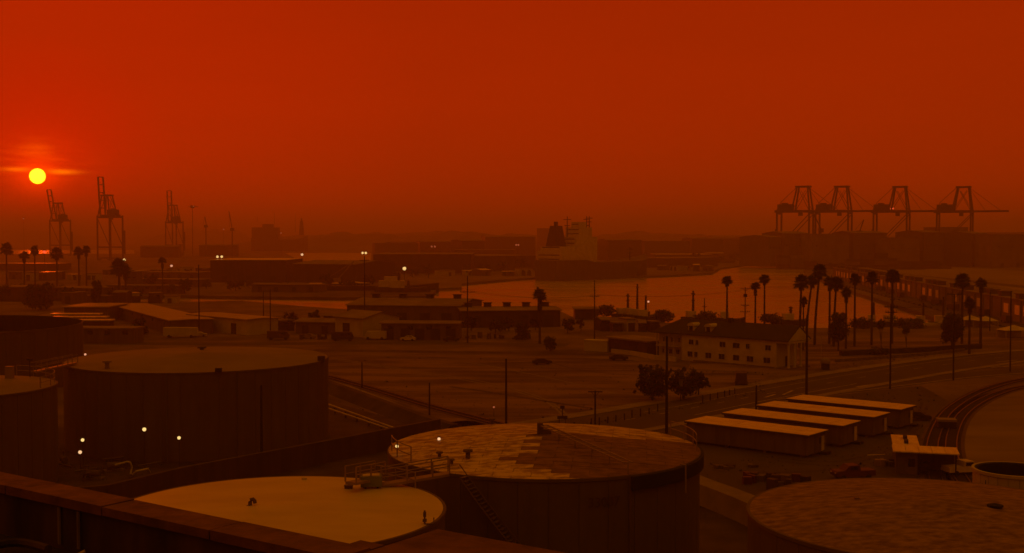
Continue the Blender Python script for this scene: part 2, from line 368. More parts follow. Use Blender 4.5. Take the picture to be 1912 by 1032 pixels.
# hills beyond the harbour
def ridge(x0, x1, y, h, seed, depth=900):
    rnd = random.Random(seed); mb = MB(); vs = []; fs = []; n_ = 60; ph = [rnd.uniform(0, 6) for _ in range(6)]
    for i in range(n_ + 1):
        t_ = i / n_; x = x0 + (x1 - x0) * t_
        hh = h * (sin(pi * t_) ** .4) * (.84 + .09 * sin(3 * t_ * pi + ph[0]) + .06 * sin(8 * t_ * pi + ph[1]) + .03 * sin(17 * t_ * pi + ph[2]) + .02 * sin(29 * t_ * pi + ph[3]))
        vs += [(x, y, -1), (x, y + depth * .25, hh * .7), (x, y + depth * .5, hh), (x, y + depth, -1)]
    for i in range(n_):
        for k in range(3): fs.append((i * 4 + k, (i + 1) * 4 + k, (i + 1) * 4 + k + 1, i * 4 + k + 1))
    return struct('hills', mb.add(vs, fs), M['far'], smooth=True)
ridge(PX(-700, 5000), PX(140, 5000), 5000, 78, 1)
ridge(PX(240, 4800), PX(420, 4800), 4800, 80, 2)
ridge(PX(380, 3000), PX(1000, 3000), 3000, 50, 3)
ridge(PX(430, 2500), PX(860, 2500), 2500, 43, 5, 500)
ridge(PX(640, 2450), PX(1200, 2450), 2450, 46, 6, 500)
ridge(PX(900, 2700), PX(1480, 2700), 2700, 46, 7, 600)
ridge(PX(1180, 2900), PX(2700, 2900), 2900, 44, 8)
ridge(PX(-900, 6500), PX(2800, 6500), 6500, 48, 9)

# ---------------------------------------------------------------- builders
def frame(p0, p1):
    d = p1 - p0; return (p0.x, p0.y, 0), math.atan2(d.y, d.x), Vector((d.x, d.y, 0)).length
def shed(name, label, cat, p0, p1, depth, h, rise=0, wall='walld', roof='roofg', doors=0, wins=0, vents=0, over=.6, group=None, dh=None, panels=False):
    """building whose front wall runs from p0 to p1; parts: wall, roof, door, window, vent"""
    loc, rz, w = frame(p0, p1); t = thing(name, label, cat, loc, rz, group)
    MB().box(0, 0, 0, w, depth, h).build('wall', M[wall], t)
    rb = MB(); o = over
    if rise:
        y0, ym, y1 = -o, depth / 2, depth + o
        zs = h - .12; th = .25
        vs = [(-o, y0, zs), (-o, ym, zs + rise), (-o, y1, zs), (-o, y0, zs + th), (-o, ym, zs + rise + th), (-o, y1, zs + th)]
        vs += [(w + o, a[1], a[2]) for a in vs]
        rb.add(vs, [(0, 1, 4, 3), (1, 2, 5, 4), (9, 10, 7, 6), (10, 11, 8, 7), (3, 4, 10, 9), (4, 5, 11, 10), (0, 6, 7, 1), (1, 7, 8, 2), (0, 3, 9, 6), (2, 8, 11, 5)])
        gb = MB()
        for x in (.01, w - .01): gb.add([(x, 0, h), (x, depth / 2, h + rise - .15), (x, depth, h)], [(0, 1, 2)])
        gb.build('gable', M[wall], t)
    else:
        rb.box(-o, -o, h, w + o, depth + o, h + .35)
    rf = rb.build('roof', M[roof], t)
    dh = dh or min(h * .7, 4.2)
    if doors:
        me = MB().box(-dh * .42, -.12, 0, dh * .42, .02, dh).mesh('door', M['dark'])
        for i in range(doors): link_mesh('door', me, t, (w * (i + .5) / doors + random.uniform(-.1, .1) * w / doors, 0, 0))
    if wins:
        me = MB().box(-.8, -.08, 0, .8, .02, 1.1).mesh('window', M['glass'])
        for i in range(wins): link_mesh('window', me, t, (w * (i + .5) / wins, 0, h * .62))
    if vents:
        me = MB().box(-1.2, -1, 0, 1.2, 1, 1.3).box(-1.5, -1.3, 1.3, 1.5, 1.3, 1.5).mesh('vent', M['dark'])
        for i in range(vents):
            v = link_mesh('vent', me, t, (w * (i + .5) / vents, depth / 2, h + rise + .05))
    return t

# ---------------------------------------------------------------- storage tanks
def arc(c0, r, a0, a1, z, n_=24): return [(c0[0] + r * cos(a0 + (a1 - a0) * i / n_), c0[1] + r * sin(a0 + (a1 - a0) * i / n_), z) for i in range(n_ + 1)]
def railing(t, pts, h=1.1, gap=2.2, mat_='rail', r=.045, name='handrail'):
    mb = MB(); P = [Vector(p) for p in pts]
    for k in (h * .5, h): mb.tube([p + Vector((0, 0, k)) for p in P], r, 5)
    acc = gap
    for i in range(len(P)):
        if i: acc += (P[i] - P[i - 1]).length
        if acc >= gap or i == len(P) - 1: mb.beam(P[i], P[i] + Vector((0, 0, h)), r * 2); acc = 0
    return mb.build(name, M[mat_], t)
def tank(label, c0, Rr, h, rise, shell='shell', roof='tan', npan=36, open_top=False, plates=None, group='large round storage tanks'):
    t = thing('storage_tank', label, 'storage tank', (c0[0], c0[1], 0), 0, group)
    prof = [(Rr, 0), (Rr, h)]
    if open_top: prof += [(Rr - .25, h), (Rr - .25, h - 2.2)]
    MB().lathe([(Rr, 0), (Rr, h)], 96).build('shell', M[shell], t, smooth=False)
    # vertical shell panels, shared mesh
    a = 2 * pi / npan; ga = .02 / Rr
    mb = MB(); vs = []; m_ = 4
    for k in range(m_ + 1):
        th = ga + (a - 2 * ga) * k / m_
        for r_, zz in ((Rr + .01, .2), (Rr + .07, .2), (Rr + .07, h - .25), (Rr + .01, h - .25)): vs.append((r_ * cos(th), r_ * sin(th), zz))
    fs = []
    for k in range(m_):
        for q in range(3): fs.append((k * 4 + q, (k + 1) * 4 + q, (k + 1) * 4 + q + 1, k * 4 + q + 1))
    fs += [(0, 1, 2, 3), (m_ * 4 + 3, m_ * 4 + 2, m_ * 4 + 1, m_ * 4)]
    me = mb.add(vs, fs).mesh('shell_panel', M[shell])
    for k in range(npan): link_mesh('shell_panel', me, t, (0, 0, 0), k * a)
    MB().lathe([(Rr + .08, h - .22), (Rr + .16, h - .2), (Rr + .16, h + .03), (Rr - .05, h + .03)], 96).build('rim', M['rail'] if shell == 'white' else M[shell], t)
    if open_top:
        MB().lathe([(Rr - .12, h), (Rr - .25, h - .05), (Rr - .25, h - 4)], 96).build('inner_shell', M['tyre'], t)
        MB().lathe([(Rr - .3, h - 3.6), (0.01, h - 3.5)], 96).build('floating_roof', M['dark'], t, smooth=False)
    elif not plates:
        MB().lathe([(Rr + .05, h + .02), (Rr * .75, h + rise * .25 + .02), (Rr * .5, h + rise * .5 + .02), (Rr * .25, h + rise * .76 + .02), (.01, h + rise + .02)], 96).build('roof', M[roof], t, smooth=True)
    return t
def cut_plates(t, Rr, h, rise, pl, pw, ang_, light, seed, thick=.03):
    """lapped rectangular roof plates clipped to the roof circle"""
    rnd = random.Random(seed); ca, sa = cos(ang_), sin(ang_)
    MB().lathe([(Rr + .03, h), (.01, h + rise)], 96).build('roof', M['plate_d'], t, smooth=True)
    ny = int(2 * Rr / pw) + 2; nx = int(2 * Rr / pl) + 3
    for j in range(-ny // 2, ny // 2 + 1):
        off = pl / 2 if j % 2 else 0
        for i in range(-nx // 2 - 1, nx // 2 + 1):
            x0, x1 = i * pl + off + .02, (i + 1) * pl + off - .02; y0, y1 = j * pw + .02, (j + 1) * pw - .02
            poly = [(x0 + (x1 - x0) * k / 3, y0) for k in range(4)] + [(x1 - (x1 - x0) * k / 3, y1) for k in range(4)]
            bm = bmesh.new(); bm.faces.new([bm.verts.new((a, b_, 0)) for a, b_ in poly])
            far_ = max(math.hypot(a, b_) for a, b_ in poly)
            if min(math.hypot(a, b_) for a, b_ in poly) > Rr + pl: bm.free(); continue
            if far_ > Rr:
                for k in range(48):
                    th = 2 * pi * k / 48; nn = Vector((cos(th), sin(th), 0))
                    bmesh.ops.bisect_plane(bm, geom=bm.verts[:] + bm.edges[:] + bm.faces[:], plane_co=nn * (Rr + .06), plane_no=nn, clear_outer=True)
            if not bm.faces: bm.free(); continue
            bm.verts.ensure_lookup_table(); f = bm.faces[:][0]
            loop = [(v.co.x, v.co.y) for v in f.verts]; bm.free()
            if len(loop) < 3: continue
            cxp = sum(p[0] for p in loop) / len(loop); cyp = sum(p[1] for p in loop) / len(loop)
            tx, ty = rnd.uniform(-.004, .004), rnd.uniform(-.008, .008); lift = rnd.uniform(.02, .045); n_ = len(loop)
            wpt = lambda p: (p[0] * ca - p[1] * sa, p[0] * sa + p[1] * ca)
            top = []; bot = []
            for p in loop:
                q = wpt(p); zr = h + rise * (1 - math.hypot(*p) / Rr); zt = zr + lift + thick + (p[0] - cxp) * tx + (p[1] - cyp) * ty
                top.append((*q, zt)); bot.append((*q, zr - .02))
            fs = [tuple(range(n_))] + [(k, n_ + k, n_ + (k + 1) % n_, (k + 1) % n_) for k in range(n_)]
            wc = wpt((cxp, cyp))
            mb = MB().add(top + bot, fs)
            o = mb.build('roof_plate', M['plate_l'] if light(wc[0], wc[1]) else M['plate_d'], t)

T1 = tank('white topped storage tank behind the foreground parapet', (-15.5, 77), 11.0, 12, .35, 'shell2', 'twhite')
T2 = tank('storage tank with patchy half rusted plate roof and numbers on shell', (2.7, 100), 13.1, 12, 1.2, 'shell', plates=True)
cut_plates(T2, 13.1, 12, 1.2, 2.9, 1.05, R(-6), lambda x, y: not (y < 1.6 + .03 * x and ((y > -8 and x > -.33 * abs(y)) or (y <= -8 and x > -2.6 + (-8 - y) * 1.0))), 3)
T3 = tank('big tan roofed storage tank left of centre behind the yard lamps', (-46.3, 174), 18.8, 12, .9, 'shell2', 'tan', 48)
T4 = tank('tan roofed storage tank with railing cut by the left edge', (-67, 141), 11.5, 12, .8, 'shell2', 'tan')
T5 = tank('largest open topped dark tank at far left edge', (-120.6, 240), 31, 12, 0, 'shell2', open_top=True, npan=60)
T6 = tank('brown stained roof storage tank in the bottom right corner', (27.4, 75.4), 11.9, 12, 1.1, 'shell', 'rust')
T7 = tank('small pale walled open tank at right edge beside the parked pickup', (38.9, 90.8), 2.9, 12, 0, 'cream', open_top=True, npan=24)
# tank 2 fittings: number, wind girder band, radial ladder, hatch, rails
def shell_text(t, txt, c_r, ang_, z, size):
    cu = bpy.data.curves.new('number', 'FONT'); cu.body = txt; cu.size = size; cu.extrude = .01; cu.align_x = 'CENTER'
    o = bpy.data.objects.new('number', cu); C.objects.link(o); dg = bpy.context.evaluated_depsgraph_get()
    me = bpy.data.meshes.new_from_object(o.evaluated_get(dg)); bpy.data.objects.remove(o)
    for v in me.vertices:
        a = ang_ + v.co.x / c_r; zz = z + v.co.y; r_ = c_r + .1 + v.co.z
        v.co = (r_ * cos(a), r_ * sin(a), zz)
    me.materials.clear(); me.materials.append(M['walld'])
    me.name = 'number'; o = link_mesh('number', me, t)
shell_text(T2, '33007', 13.15, R(-90 + 18.5), 9.85, 1.05)
bmb = MB(); a0, a1 = R(-62), R(8)
vs = []; fs = []
for i in range(25):
    a = a0 + (a1 - a0) * i / 24
    for r_, zz in ((13.2, 10.9), (13.5, 10.9), (13.5, 11.95), (13.2, 11.95)): vs.append((r_ * cos(a), r_ * sin(a), zz))
for i in range(24):
    for q in range(3): fs.append((i * 4 + q, (i + 1) * 4 + q, (i + 1) * 4 + q + 1, i * 4 + q + 1))
fs += [(0, 1, 2, 3), (99, 98, 97, 96)]
bmb.add(vs, fs).build('wind_girder', M['tyre'], T2)
def on_roof(Rr, rise, x, y, h=12): return h + rise * (1 - math.hypot(x, y) / Rr) + .12
e1 = (13.0 * cos(R(-62)), 13.0 * sin(R(-62)), 12.4)
lb = MB()
for s_ in (-.35, .35):
    lb.beam((0 + s_, .3, 13.9), (e1[0] + s_, e1[1] + .3, 12.9), .10)
for k in range(18):
    q = k / 17; lb.beam((-.35 + e1[0] * q, .3 + e1[1] * q, 13.9 - q), (.35 + e1[0] * q, .3 + e1[1] * q, 13.9 - q), .07)
for k in range(6):
    q = k / 5; lb.beam((e1[0] * q, .3 + e1[1] * q, 13.9 - q), (e1[0] * q, .3 + e1[1] * q, 12.1 + 1.2 * (1 - q)), .10)
lb.build('rolling_ladder', M['rail'], T2)
MB().cbox(-.3, .3, 13.2, .5, .5, .9).cbox(.2, .3, 13.2, .9, .7, .35).build('apex_vent', M['shell2'], T2)
railing(T2, arc((0, 0), 12.9, R(-8), R(26), 12.1, 6), 1.3)
railing(T2, arc((0, 0), 12.9, R(188), R(214), 12.1, 6), 1.3)
for (x, y, s_) in ((-6.2, -7.0, .42), (-8.5, -6.3, .3), (-4.6, 11.8, .34), (-7.4, -8.6, .25)):
    z0 = on_roof(13.1, 1.2, x, y)
    MB().lathe([(s_ * .45, z0), (s_ * .45, z0 + s_ * 1.1), (s_ * .9, z0 + s_ * 1.15), (s_ * .9, z0 + s_ * 1.6), (.01, z0 + s_ * 1.7)], 12, x, y).build('roof_vent', M['shell2'], T2)
MB().tube([(13.3 * cos(R(-38)), 13.3 * sin(R(-38)), 12.2), (13.8 * cos(R(-38)), 13.8 * sin(R(-38)), 12.2), (13.8 * cos(R(-38)), 13.8 * sin(R(-38)), 10)], .07, 6).build('downpipe', M['rail'], T2)
MB().tube([(13.25 * cos(R(-62)), 13.25 * sin(R(-62)), 12.1), (13.25 * cos(R(-62)), 13.25 * sin(R(-62)), 0)], .09, 6).build('downpipe', M['shell2'], T2)
# spiral stair on tank 2
st = MB(); n_ = 46
for k in range(n_):
    a = R(-118) + R(42) * k / n_; zz = 12 * (1 - k / n_)
    st.add([((13.2) * cos(a), 13.2 * sin(a), zz), (14.1 * cos(a), 14.1 * sin(a), zz), (14.1 * cos(a + R(1.3)), 14.1 * sin(a + R(1.3)), zz), (13.2 * cos(a + R(1.3)), 13.2 * sin(a + R(1.3)), zz)], [(0, 1, 2, 3)])
st.tube([(14.1 * cos(R(-118) + R(42) * k / 20), 14.1 * sin(R(-118) + R(42) * k / 20), 12 * (1 - k / 20) + 1) for k in range(21)], .04, 5)
st.tube([(14.1 * cos(R(-118) + R(42) * k / 20), 14.1 * sin(R(-118) + R(42) * k / 20), 12 * (1 - k / 20)) for k in range(21)], .08, 5)
st.build('stair', M['shell2'], T2)
# tank 1 fittings
def roofpt(t, px_, py_, z):
    p = G(px_, py_, z); return p.x - t.location.x, p.y - t.location.y
x, y = roofpt(T1, 467, 945, 12.25)
MB().tube([(x, y, 12.2), (x, y, 12.55), (x + .05, y, 12.68), (x + .2, y, 12.72), (x + .3, y, 12.62), (x + .32, y, 12.45)], .13, 8).lathe([(.32, 12.2), (.32, 12.3), (.15, 12.32)], 12, x, y).build('gooseneck_vent', M['shell2'], T1)
x, y = roofpt(T1, 793, 975, 12.1)
MB().tube([(x, y, 12), (x, y, 12.85)], .06, 6).cbox(x, y, 12.45, .18, .18, .3).cbox(x, y, 12.15, .25, .25, .15).build('gauge_post', M['shell2'], T1)
MB().tube([(x + .05, y - .35, 12.35), (x + .05, y - .5, 12.12), (x + .6, y - .5, 12.12), (x + .6, y - .4, 12.5)], .05, 6).build('bracket', M['shell2'], T1)
x, y = roofpt(T1, 651, 910, 12.2)
MB().cbox(x, y, 12.1, .55, .4, .22).cbox(x, y, 12.32, .62, .46, .05).build('hatch', M['shell2'], T1)
x, y = roofpt(T1, 568, 894, 12.1)
MB().lathe([(.2, 12.05), (.2, 12.2), (.01, 12.25)], 10, x, y).build('roof_vent', M['white'], T1)
x, y = roofpt(T1, 693, 910, 12.1)
cab = thing('equipment_box', 'pale green equipment box at back rim of white topped tank', 'box', (T1.location.x + x, T1.location.y + y, 12.12), R(8))
MB().cbox(0, 0, .12, 1.5, 1.1, .75).build('body', M['green'], cab)
MB().cbox(0, 0, .87, 1.2, .8, .05).build('lid', M['white'], cab)
MB().cbox(-.45, 0, 0, .12, .8, .12).cbox(.45, 0, 0, .12, .8, .12).build('foot', M['dark'], cab)
railing(T1, arc((0, 0), 10.9, R(38), R(62), 12.05, 6), 1.1)
# catwalk between tank 1 and tank 2
def catwalk(label, a, b_, w=1.0, h=1.1, m='rail'):
    a = Vector(a); b_ = Vector(b_); d = b_ - a; ln = Vector((d.x, d.y, 0)).length
    t = thing('catwalk', label, 'walkway', tuple(a), math.atan2(d.y, d.x), 'catwalks linking the tank roofs'); dz = d.z
    MB().add([(0, -w / 2, 0), (ln, -w / 2, dz), (ln, w / 2, dz), (0, w / 2, 0), (0, -w / 2, -.18), (ln, -w / 2, dz - .18), (ln, w / 2, dz - .18), (0, w / 2, -.18)], [(0, 1, 2, 3), (7, 6, 5, 4), (0, 4, 5, 1), (2, 6, 7, 3), (1, 5, 6, 2), (0, 3, 7, 4)]).build('deck', M[m], t)
    for s_ in (-w / 2, w / 2): railing(t, [(ln * k / 8, s_, dz * k / 8) for k in range(9)], h, 1.6)
    return t
pA = G(712, 903, 12.25); pB = G(838, 882, 12.9)
catwalk('catwalk with handrails from white topped tank to patchy roofed tank', pA, pB, 1.0)
pC = G(655, 900, 12.9)
catwalk('short railed walkway on far rim of white topped tank', pC, (pA.x - .2, pA.y + .9, 12.6), .9)
# tank 3/4 fittings
railing(T4, arc((0, 0), 11.3, R(-10), R(75), 12.1, 12), 1.3)
def fit(t, px_, py_, z, fn, name, m):
    x, y = roofpt(t, px_, py_, z); fn(x, y, z).build(name, M[m], t)
fit(T4, 18, 700, 12.7, lambda x, y, z: MB().cbox(x, y, z - .5, .9, .7, 1.6), 'control_box', 'rail')
fit(T4, 56, 698, 12.6, lambda x, y, z: MB().tube([(x, y, z - .4), (x, y, z + 1.9)], .06, 6).cbox(x, y, z + 1.7, .8, .2, .3), 'gauge_mast', 'walld')
fit(T3, 200, 684, 12.4, lambda x, y, z: MB().lathe([(.3, z - .3), (.3, z + .5), (.6, z + .55), (.6, z + .8), (.01, z + .9)], 12, x, y), 'roof_vent', 'rail')
fit(T3, 377, 654, 12.4, lambda x, y, z: MB().lathe([(.3, z - .4), (.3, z + .3), (.7, z + .35), (.7, z + .6), (.01, z + .7)], 12, x, y), 'roof_vent', 'shell2')
fit(T3, 408, 692, 12.2, lambda x, y, z: MB().cbox(x, y, z - .2, .8, .6, .55), 'hatch', 'tyre')
fit(T3, 600, 672, 12.1, lambda x, y, z: MB().cbox(x, y, z - .3, 1.0, .8, .9), 'rim_box', 'walld')
catwalk('long thin catwalk between railed tank and big tan roofed tank', G(62, 693, 12.5), G(140, 676, 12.4), .8)
fit(T6, 1858, 950, 12.7, lambda x, y, z: MB().lathe([(.16, z - .5), (.16, z + .12), (.5, z + .16), (.5, z + .26), (.1, z + .36), (.01, z + .36)], 12, x, y), 'roof_vent', 'tyre')
fit(T6, 1600, 930, 12.7, lambda x, y, z: MB().cbox(x, y, z - .4, .3, .3, .45), 'hatch', 'rust')
MB().box(-2.7, -1.3, 10.9, -2.55, -1.1, 11.4).build('rim_notch', M['tyre'], T7)
# faint shell ribs / downpipes
for t, a_, r_ in ((T3, -88, 18.95), (T3, -60, 18.95), (T4, -48, 11.65)):
    MB().tube([(r_ * cos(R(a_)), r_ * sin(R(a_)), 12), (r_ * cos(R(a_)), r_ * sin(R(a_)), .1)], .1, 6).build('downpipe', M['shell'], t)

# ---------------------------------------------------------------- bund walls and berms
def wall(label, pts, w, h, m='concrete', cat='wall', name='bund_wall', taper=0):
    p = [Vector((q[0], q[1], 0)) for q in pts]
    a = offset(p, w / 2 + taper); b_ = offset(p, -w / 2 - taper); c_ = offset(p, -w / 2); d = offset(p, w / 2)
    vs = []; fs = []
    for i in range(len(p)): vs += [(a[i].x, a[i].y, 0), (b_[i].x, b_[i].y, 0), (c_[i].x, c_[i].y, h), (d[i].x, d[i].y, h)]
    for i in range(len(p) - 1):
        for q in range(4): fs.append((i * 4 + q, i * 4 + (q + 1) % 4, (i + 1) * 4 + (q + 1) % 4, (i + 1) * 4 + q))
    k = len(vs) - 4; fs += [(3, 2, 1, 0), (k, k + 1, k + 2, k + 3)]
    o = MB().add(vs, fs).build(name, M[m]); o['label'] = label; o['category'] = cat
    return o
H3 = 3.0
wall('low dark bund wall between the yard lamps and white topped tank', [G(-100, 930, H3), G(200, 905, H3), G(340, 872, H3), G(480, 846, H3), G(610, 822, H3), G(745, 796, H3), G(820, 782, H3)], .6, H3, 'walld')
wall('pale earth berm right of the numbered tank', smooth_path([G(1240, 866, 2.2), G(1300, 893, 2.2), G(1360, 915, 2.2), G(1425, 942, 2.2), G(1470, 970, 2.2)], 3), 2.6, 2.2, 'pave', 'embankment', 'berm', taper=.5)
wall('dark earth berm behind the big tan roofed tank', [G(600, 706, 1.5), G(700, 742, 1.5), G(800, 778, 1.5), G(850, 792, 1.5)], 1.2, 1.5, 'yard', 'embankment', 'berm', taper=2.0)
for k, (dx, lb_) in enumerate(((0, 'upper pale pipe running down from the big tan roofed tank'), (1, 'lower pale pipe running down from the big tan roofed tank'))):
    a = G(606, 752 + 8 * dx, .6); b_ = G(736, 799 + 5 * dx, .6)
    t = thing('pipeline', lb_, 'pipe', (a.x, a.y, 0), 0, 'pale pipes by the bund')
    d = b_ - a; MB().tube([(0, 0, .6), (d.x, d.y, .6)], .16, 8).build('pipe', M['white'], t)
    sb = MB()
    for q in range(7): sb.cbox(d.x * q / 6, d.y * q / 6, 0, .3, .3, .44)
    sb.build('supports', M['concrete'], t)
# pipework in the yard by the near-left tank
def pipework(label, base, runs, r=.16, m='rail'):
    t = thing('pipework', label, 'pipes', (base.x, base.y, 0), 0, 'yard pipework')
    for run in runs: MB().tube([(G(a, b_, z).x - base.x, G(a, b_, z).y - base.y, z) for a, b_, z in run], r, 7).build('pipe', M[m], t, smooth=True)
    return t
pipework('bent yellowish pipe loop in the yard left of the white tank', G(235, 880), [[(215, 868, 1.2), (238, 862, 1.6), (243, 863, 1.6), (246, 872, .9), (244, 885, .1)], [(248, 886, .2), (254, 880, 1.0), (276, 875, 1.0), (280, 882, .1)]], .13, 'cream')
pipework('dark pipe manifold in the yard beside the near left tank', G(150, 880), [[(98, 862, 1), (135, 872, 1)], [(140, 880, .8), (182, 873, 1.2), (184, 880, .2)], [(155, 892, .2), (158, 884, 1.2), (166, 882, 1.2), (168, 892, .2)], [(190, 858, .7), (240, 852, .7)], [(256, 870, .7), (300, 862, .7)]], .13, 'shell')
for (px_, py_, lb_) in ((120, 868, 'squat dark pump set on yard left of the pipes'), (175, 895, 'squat dark pump set nearest the bund wall'), (212, 880, 'squat dark pump set between the two pipe loops')):
    p = G(px_, py_); t = thing('pump_set', lb_, 'pump', (p.x, p.y, 0), R(px_), 'pump sets in tank yard')
    MB().cbox(0, 0, 0, 2.4, 1.1, .3).build('plinth', M['concrete'], t)
    MB().tube([(-.9, 0, .8), (.3, 0, .8)], .4, 12).build('motor', M['shell'], t)
    MB().tube([(.35, 0, .75), (.85, 0, .75)], .5, 12).tube([(.6, 0, .9), (.6, 0, 1.7), (1.3, 0, 1.7)], .12, 8).build('pump', M['shell2'], t)

# ---------------------------------------------------------------- foreground roof edge
ph = 27.0
A0 = G(0, 881, ph); A1 = G(690, 1023, ph)
pr = thing('roof_parapet', 'rusty brown roof parapet crossing the bottom left corner', 'wall', (0, 0, 0))
dr = (A1 - A0); dr.z = 0; dr.normalize(); A0 = A1 - dr * 9.5; nrm_ = Vector((dr.y, -dr.x, 0)); nrm_ = nrm_ if nrm_.y < 0 else -nrm_   # towards camera
L_ = (A1 - A0).length
def slab(mb, s0, s1, n0, n1, z0, z1):
    P = [A0 + dr * s0 + nrm_ * n0, A0 + dr * s1 + nrm_ * n0, A0 + dr * s1 + nrm_ * n1, A0 + dr * s0 + nrm_ * n1]
    vs = [(p.x, p.y, z0) for p in P] + [(p.x, p.y, z1) for p in P]
    return mb.add(vs, [(0, 1, 2, 3), (7, 6, 5, 4), (4, 5, 1, 0), (5, 6, 2, 1), (6, 7, 3, 2), (7, 4, 0, 3)])
ns = 5; cut = [0, 2.1, 4.0, 5.9, 7.7, L_ + .02]
for k in range(ns):
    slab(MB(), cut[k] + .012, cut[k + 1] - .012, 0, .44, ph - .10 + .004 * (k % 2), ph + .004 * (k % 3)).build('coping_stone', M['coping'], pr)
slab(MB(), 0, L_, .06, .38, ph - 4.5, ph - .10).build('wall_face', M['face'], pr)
def s_at(px_):   # distance along the wall whose inner face falls in the picture column px_
    lo, hi = 0.0, L_
    for _ in range(40):
        m_ = (lo + hi) / 2; q = A0 + dr * m_ + nrm_ * .42
        if 956 + F * q.x / q.y < px_: lo = m_
        else: hi = m_
    return lo
for px_ in (103, 139):
    a = A0 + dr * s_at(px_) + nrm_ * .41; MB().tube([(a.x, a.y, ph - .12), (a.x, a.y, ph - .55)], .022, 6).build('pipe_strap', M['concrete'], pr)
a = A0 + dr * s_at(146) + nrm_ * .5; MB().tube([(a.x, a.y, ph - .60), (a.x + .10, a.y + .02, ph - .55)], .02, 6).build('cable_clip', M['white'], pr)
struct('roof_deck', slab(MB(), -3, 14, .38, 9, ph - .78, ph - .62), M['deck'])
# raised pier of the parapet, wider, to the right of the jog
pr2 = thing('parapet_pier', 'wide brown parapet corner block at bottom centre', 'wall', (0, 0, 0))
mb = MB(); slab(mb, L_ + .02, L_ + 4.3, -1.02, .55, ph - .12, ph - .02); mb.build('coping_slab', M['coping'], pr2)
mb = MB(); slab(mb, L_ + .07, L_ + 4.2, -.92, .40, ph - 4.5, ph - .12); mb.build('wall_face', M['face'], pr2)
# stepped corner bump
mb = MB(); slab(mb, L_ - .30, L_ + .015, -.20, -.005, ph - .15, ph - .01); mb.build('corner_block', M['coping'], pr2)
hp = MB().tube([tuple(G(-30 + 120 * k / 12, 1025 - 12 * sin(pi * k / 12) ** 1, ph - .5)) for k in range(13)], .05, 7)
o = hp.build('conduit', M['face']); o['label'] = 'dark bent conduit lying in the bottom left corner'; o['category'] = 'pipe'
# ---------------------------------------------------------------- smoke haze
HM = bpy.data.materials.new('smoke_haze'); HM.use_nodes = True
n = HM.node_tree.nodes; n.clear()
pv = n.new('ShaderNodeVolumePrincipled'); oo = n.new('ShaderNodeOutputMaterial'); HM.node_tree.links.new(pv.outputs[0], oo.inputs['Volume'])
pv.inputs['Color'].default_value = (.76, .57, .36, 1); pv.inputs['Density'].default_value = .00050; pv.inputs['Anisotropy'].default_value = .45
hz = MB().box(-11000, -1500, -5, 11000, 16500, 118).build('haze', HM); hz['kind'] = 'stuff'
# ---------------------------------------------------------------- house by the basin
hA = Vector((35.3, 292, 0)); hB = Vector((62.1, 266, 0))
loc, rz, HL = frame(hA, hB); HWd, EV, RD = 9.0, 6.3, 9.5
hs = thing('house', 'long pale two storey house with dark hipped roof and columned gable porch', 'house', loc, rz)
LW = 8.5                                     # length of the set-back left wing
MB().box(LW, 0, 0, HL - 2.6, HWd, EV).box(0, 2.0, 0, LW + .01, HWd - .01, EV - .01).build('wall', M['cream'], hs)
ov = .7; ry = HWd / 2
vs = [(-ov, -ov + .2, EV), (HL + ov, -ov + .2, EV), (HL + ov, HWd + ov, EV), (-ov, HWd + ov, EV), (5.0, ry, RD), (HL + ov, ry, RD)]
vs += [(x, y, z + .22) for x, y, z in vs]
rfh = MB().add(vs, [(6, 7, 11, 10), (8, 9, 10, 11), (9, 6, 10), (0, 3, 2, 1), (0, 1, 7, 6), (1, 2, 8, 7), (2, 3, 9, 8), (1, 2, 5), (5, 11, 7, 1), (5, 2, 8, 11), (3, 0, 6, 9)]).build('roof', M['shingle'], hs)
MB().cbox(HL * .52, ry, RD - .6, .9, .9, 1.7).build('chimney', M['shingle'], rfh)
# gable end facing right: pediment, columns, recessed wall
MB().add([(HL + .60, -.3, EV + .02), (HL + .60, HWd + .3, EV + .02), (HL + .60, ry, RD - .18), (HL + .74, -.3, EV + .02), (HL + .74, HWd + .3, EV + .02), (HL + .74, ry, RD - .18)], [(0, 1, 2), (5, 4, 3), (0, 3, 4, 1), (1, 4, 5, 2), (2, 5, 3, 0)]).box(HL - .05, 0, EV - .55, HL + .6, HWd, EV - .06).build('pediment', M['cream'], hs)
MB().box(HL - 2.6, 0, EV - .5, HL - .06, HWd, EV - .02).build('porch_ceiling', M['cream'], hs)
MB().box(HL - 2.6, -.2, 0, HL + .7, HWd + .2, .25).build('porch_floor', M['concrete'], hs)
me = MB().lathe([(.36, .25), (.36, .5), (.27, .55), (.23, EV - .85), (.36, EV - .8), (.36, EV - .55)], 12).mesh('column', M['cream'])
for k in range(4): link_mesh('column', me, hs, (HL + .25, .6 + (HWd - 1.2) * k / 3, 0))
MB().box(HL - 2.64, 3.9, .25, HL - 2.55, 5.1, 2.5).build('door', M['shingle'], hs)
def window(t, x, y, z, w, h, rz_=0, parent=None):
    f = MB()
    for q in ((-w / 2 - .08, 0, w + .16, .1), (-w / 2 - .08, h - .08, w + .16, .1)): f.box(q[0], -.07, q[1], q[0] + q[2], .0, q[1] + q[3])
    f.box(-w / 2 - .08, -.07, .1, -w / 2 + .02, 0, h - .08).box(w / 2 - .02, -.07, .1, w / 2 + .08, 0, h - .08).box(-.02, -.045, .1, .02, 0, h - .08)
    o = f.build('window', M['cream'], t); o.location = (x, y, z); o.rotation_euler.z = rz_
    MB().box(-w / 2, -.03, .05, w / 2, -.01, h - .05).build('pane', M['glass'], o)
    return o
for xx, w_ in ((11.2, 1.4), (12.9, .8), (20.2, 1.6), (24.0, 1.9), (27.2, 1.0), (32.6, 1.5)): window(hs, xx, 0, 3.9, w_, 1.35)
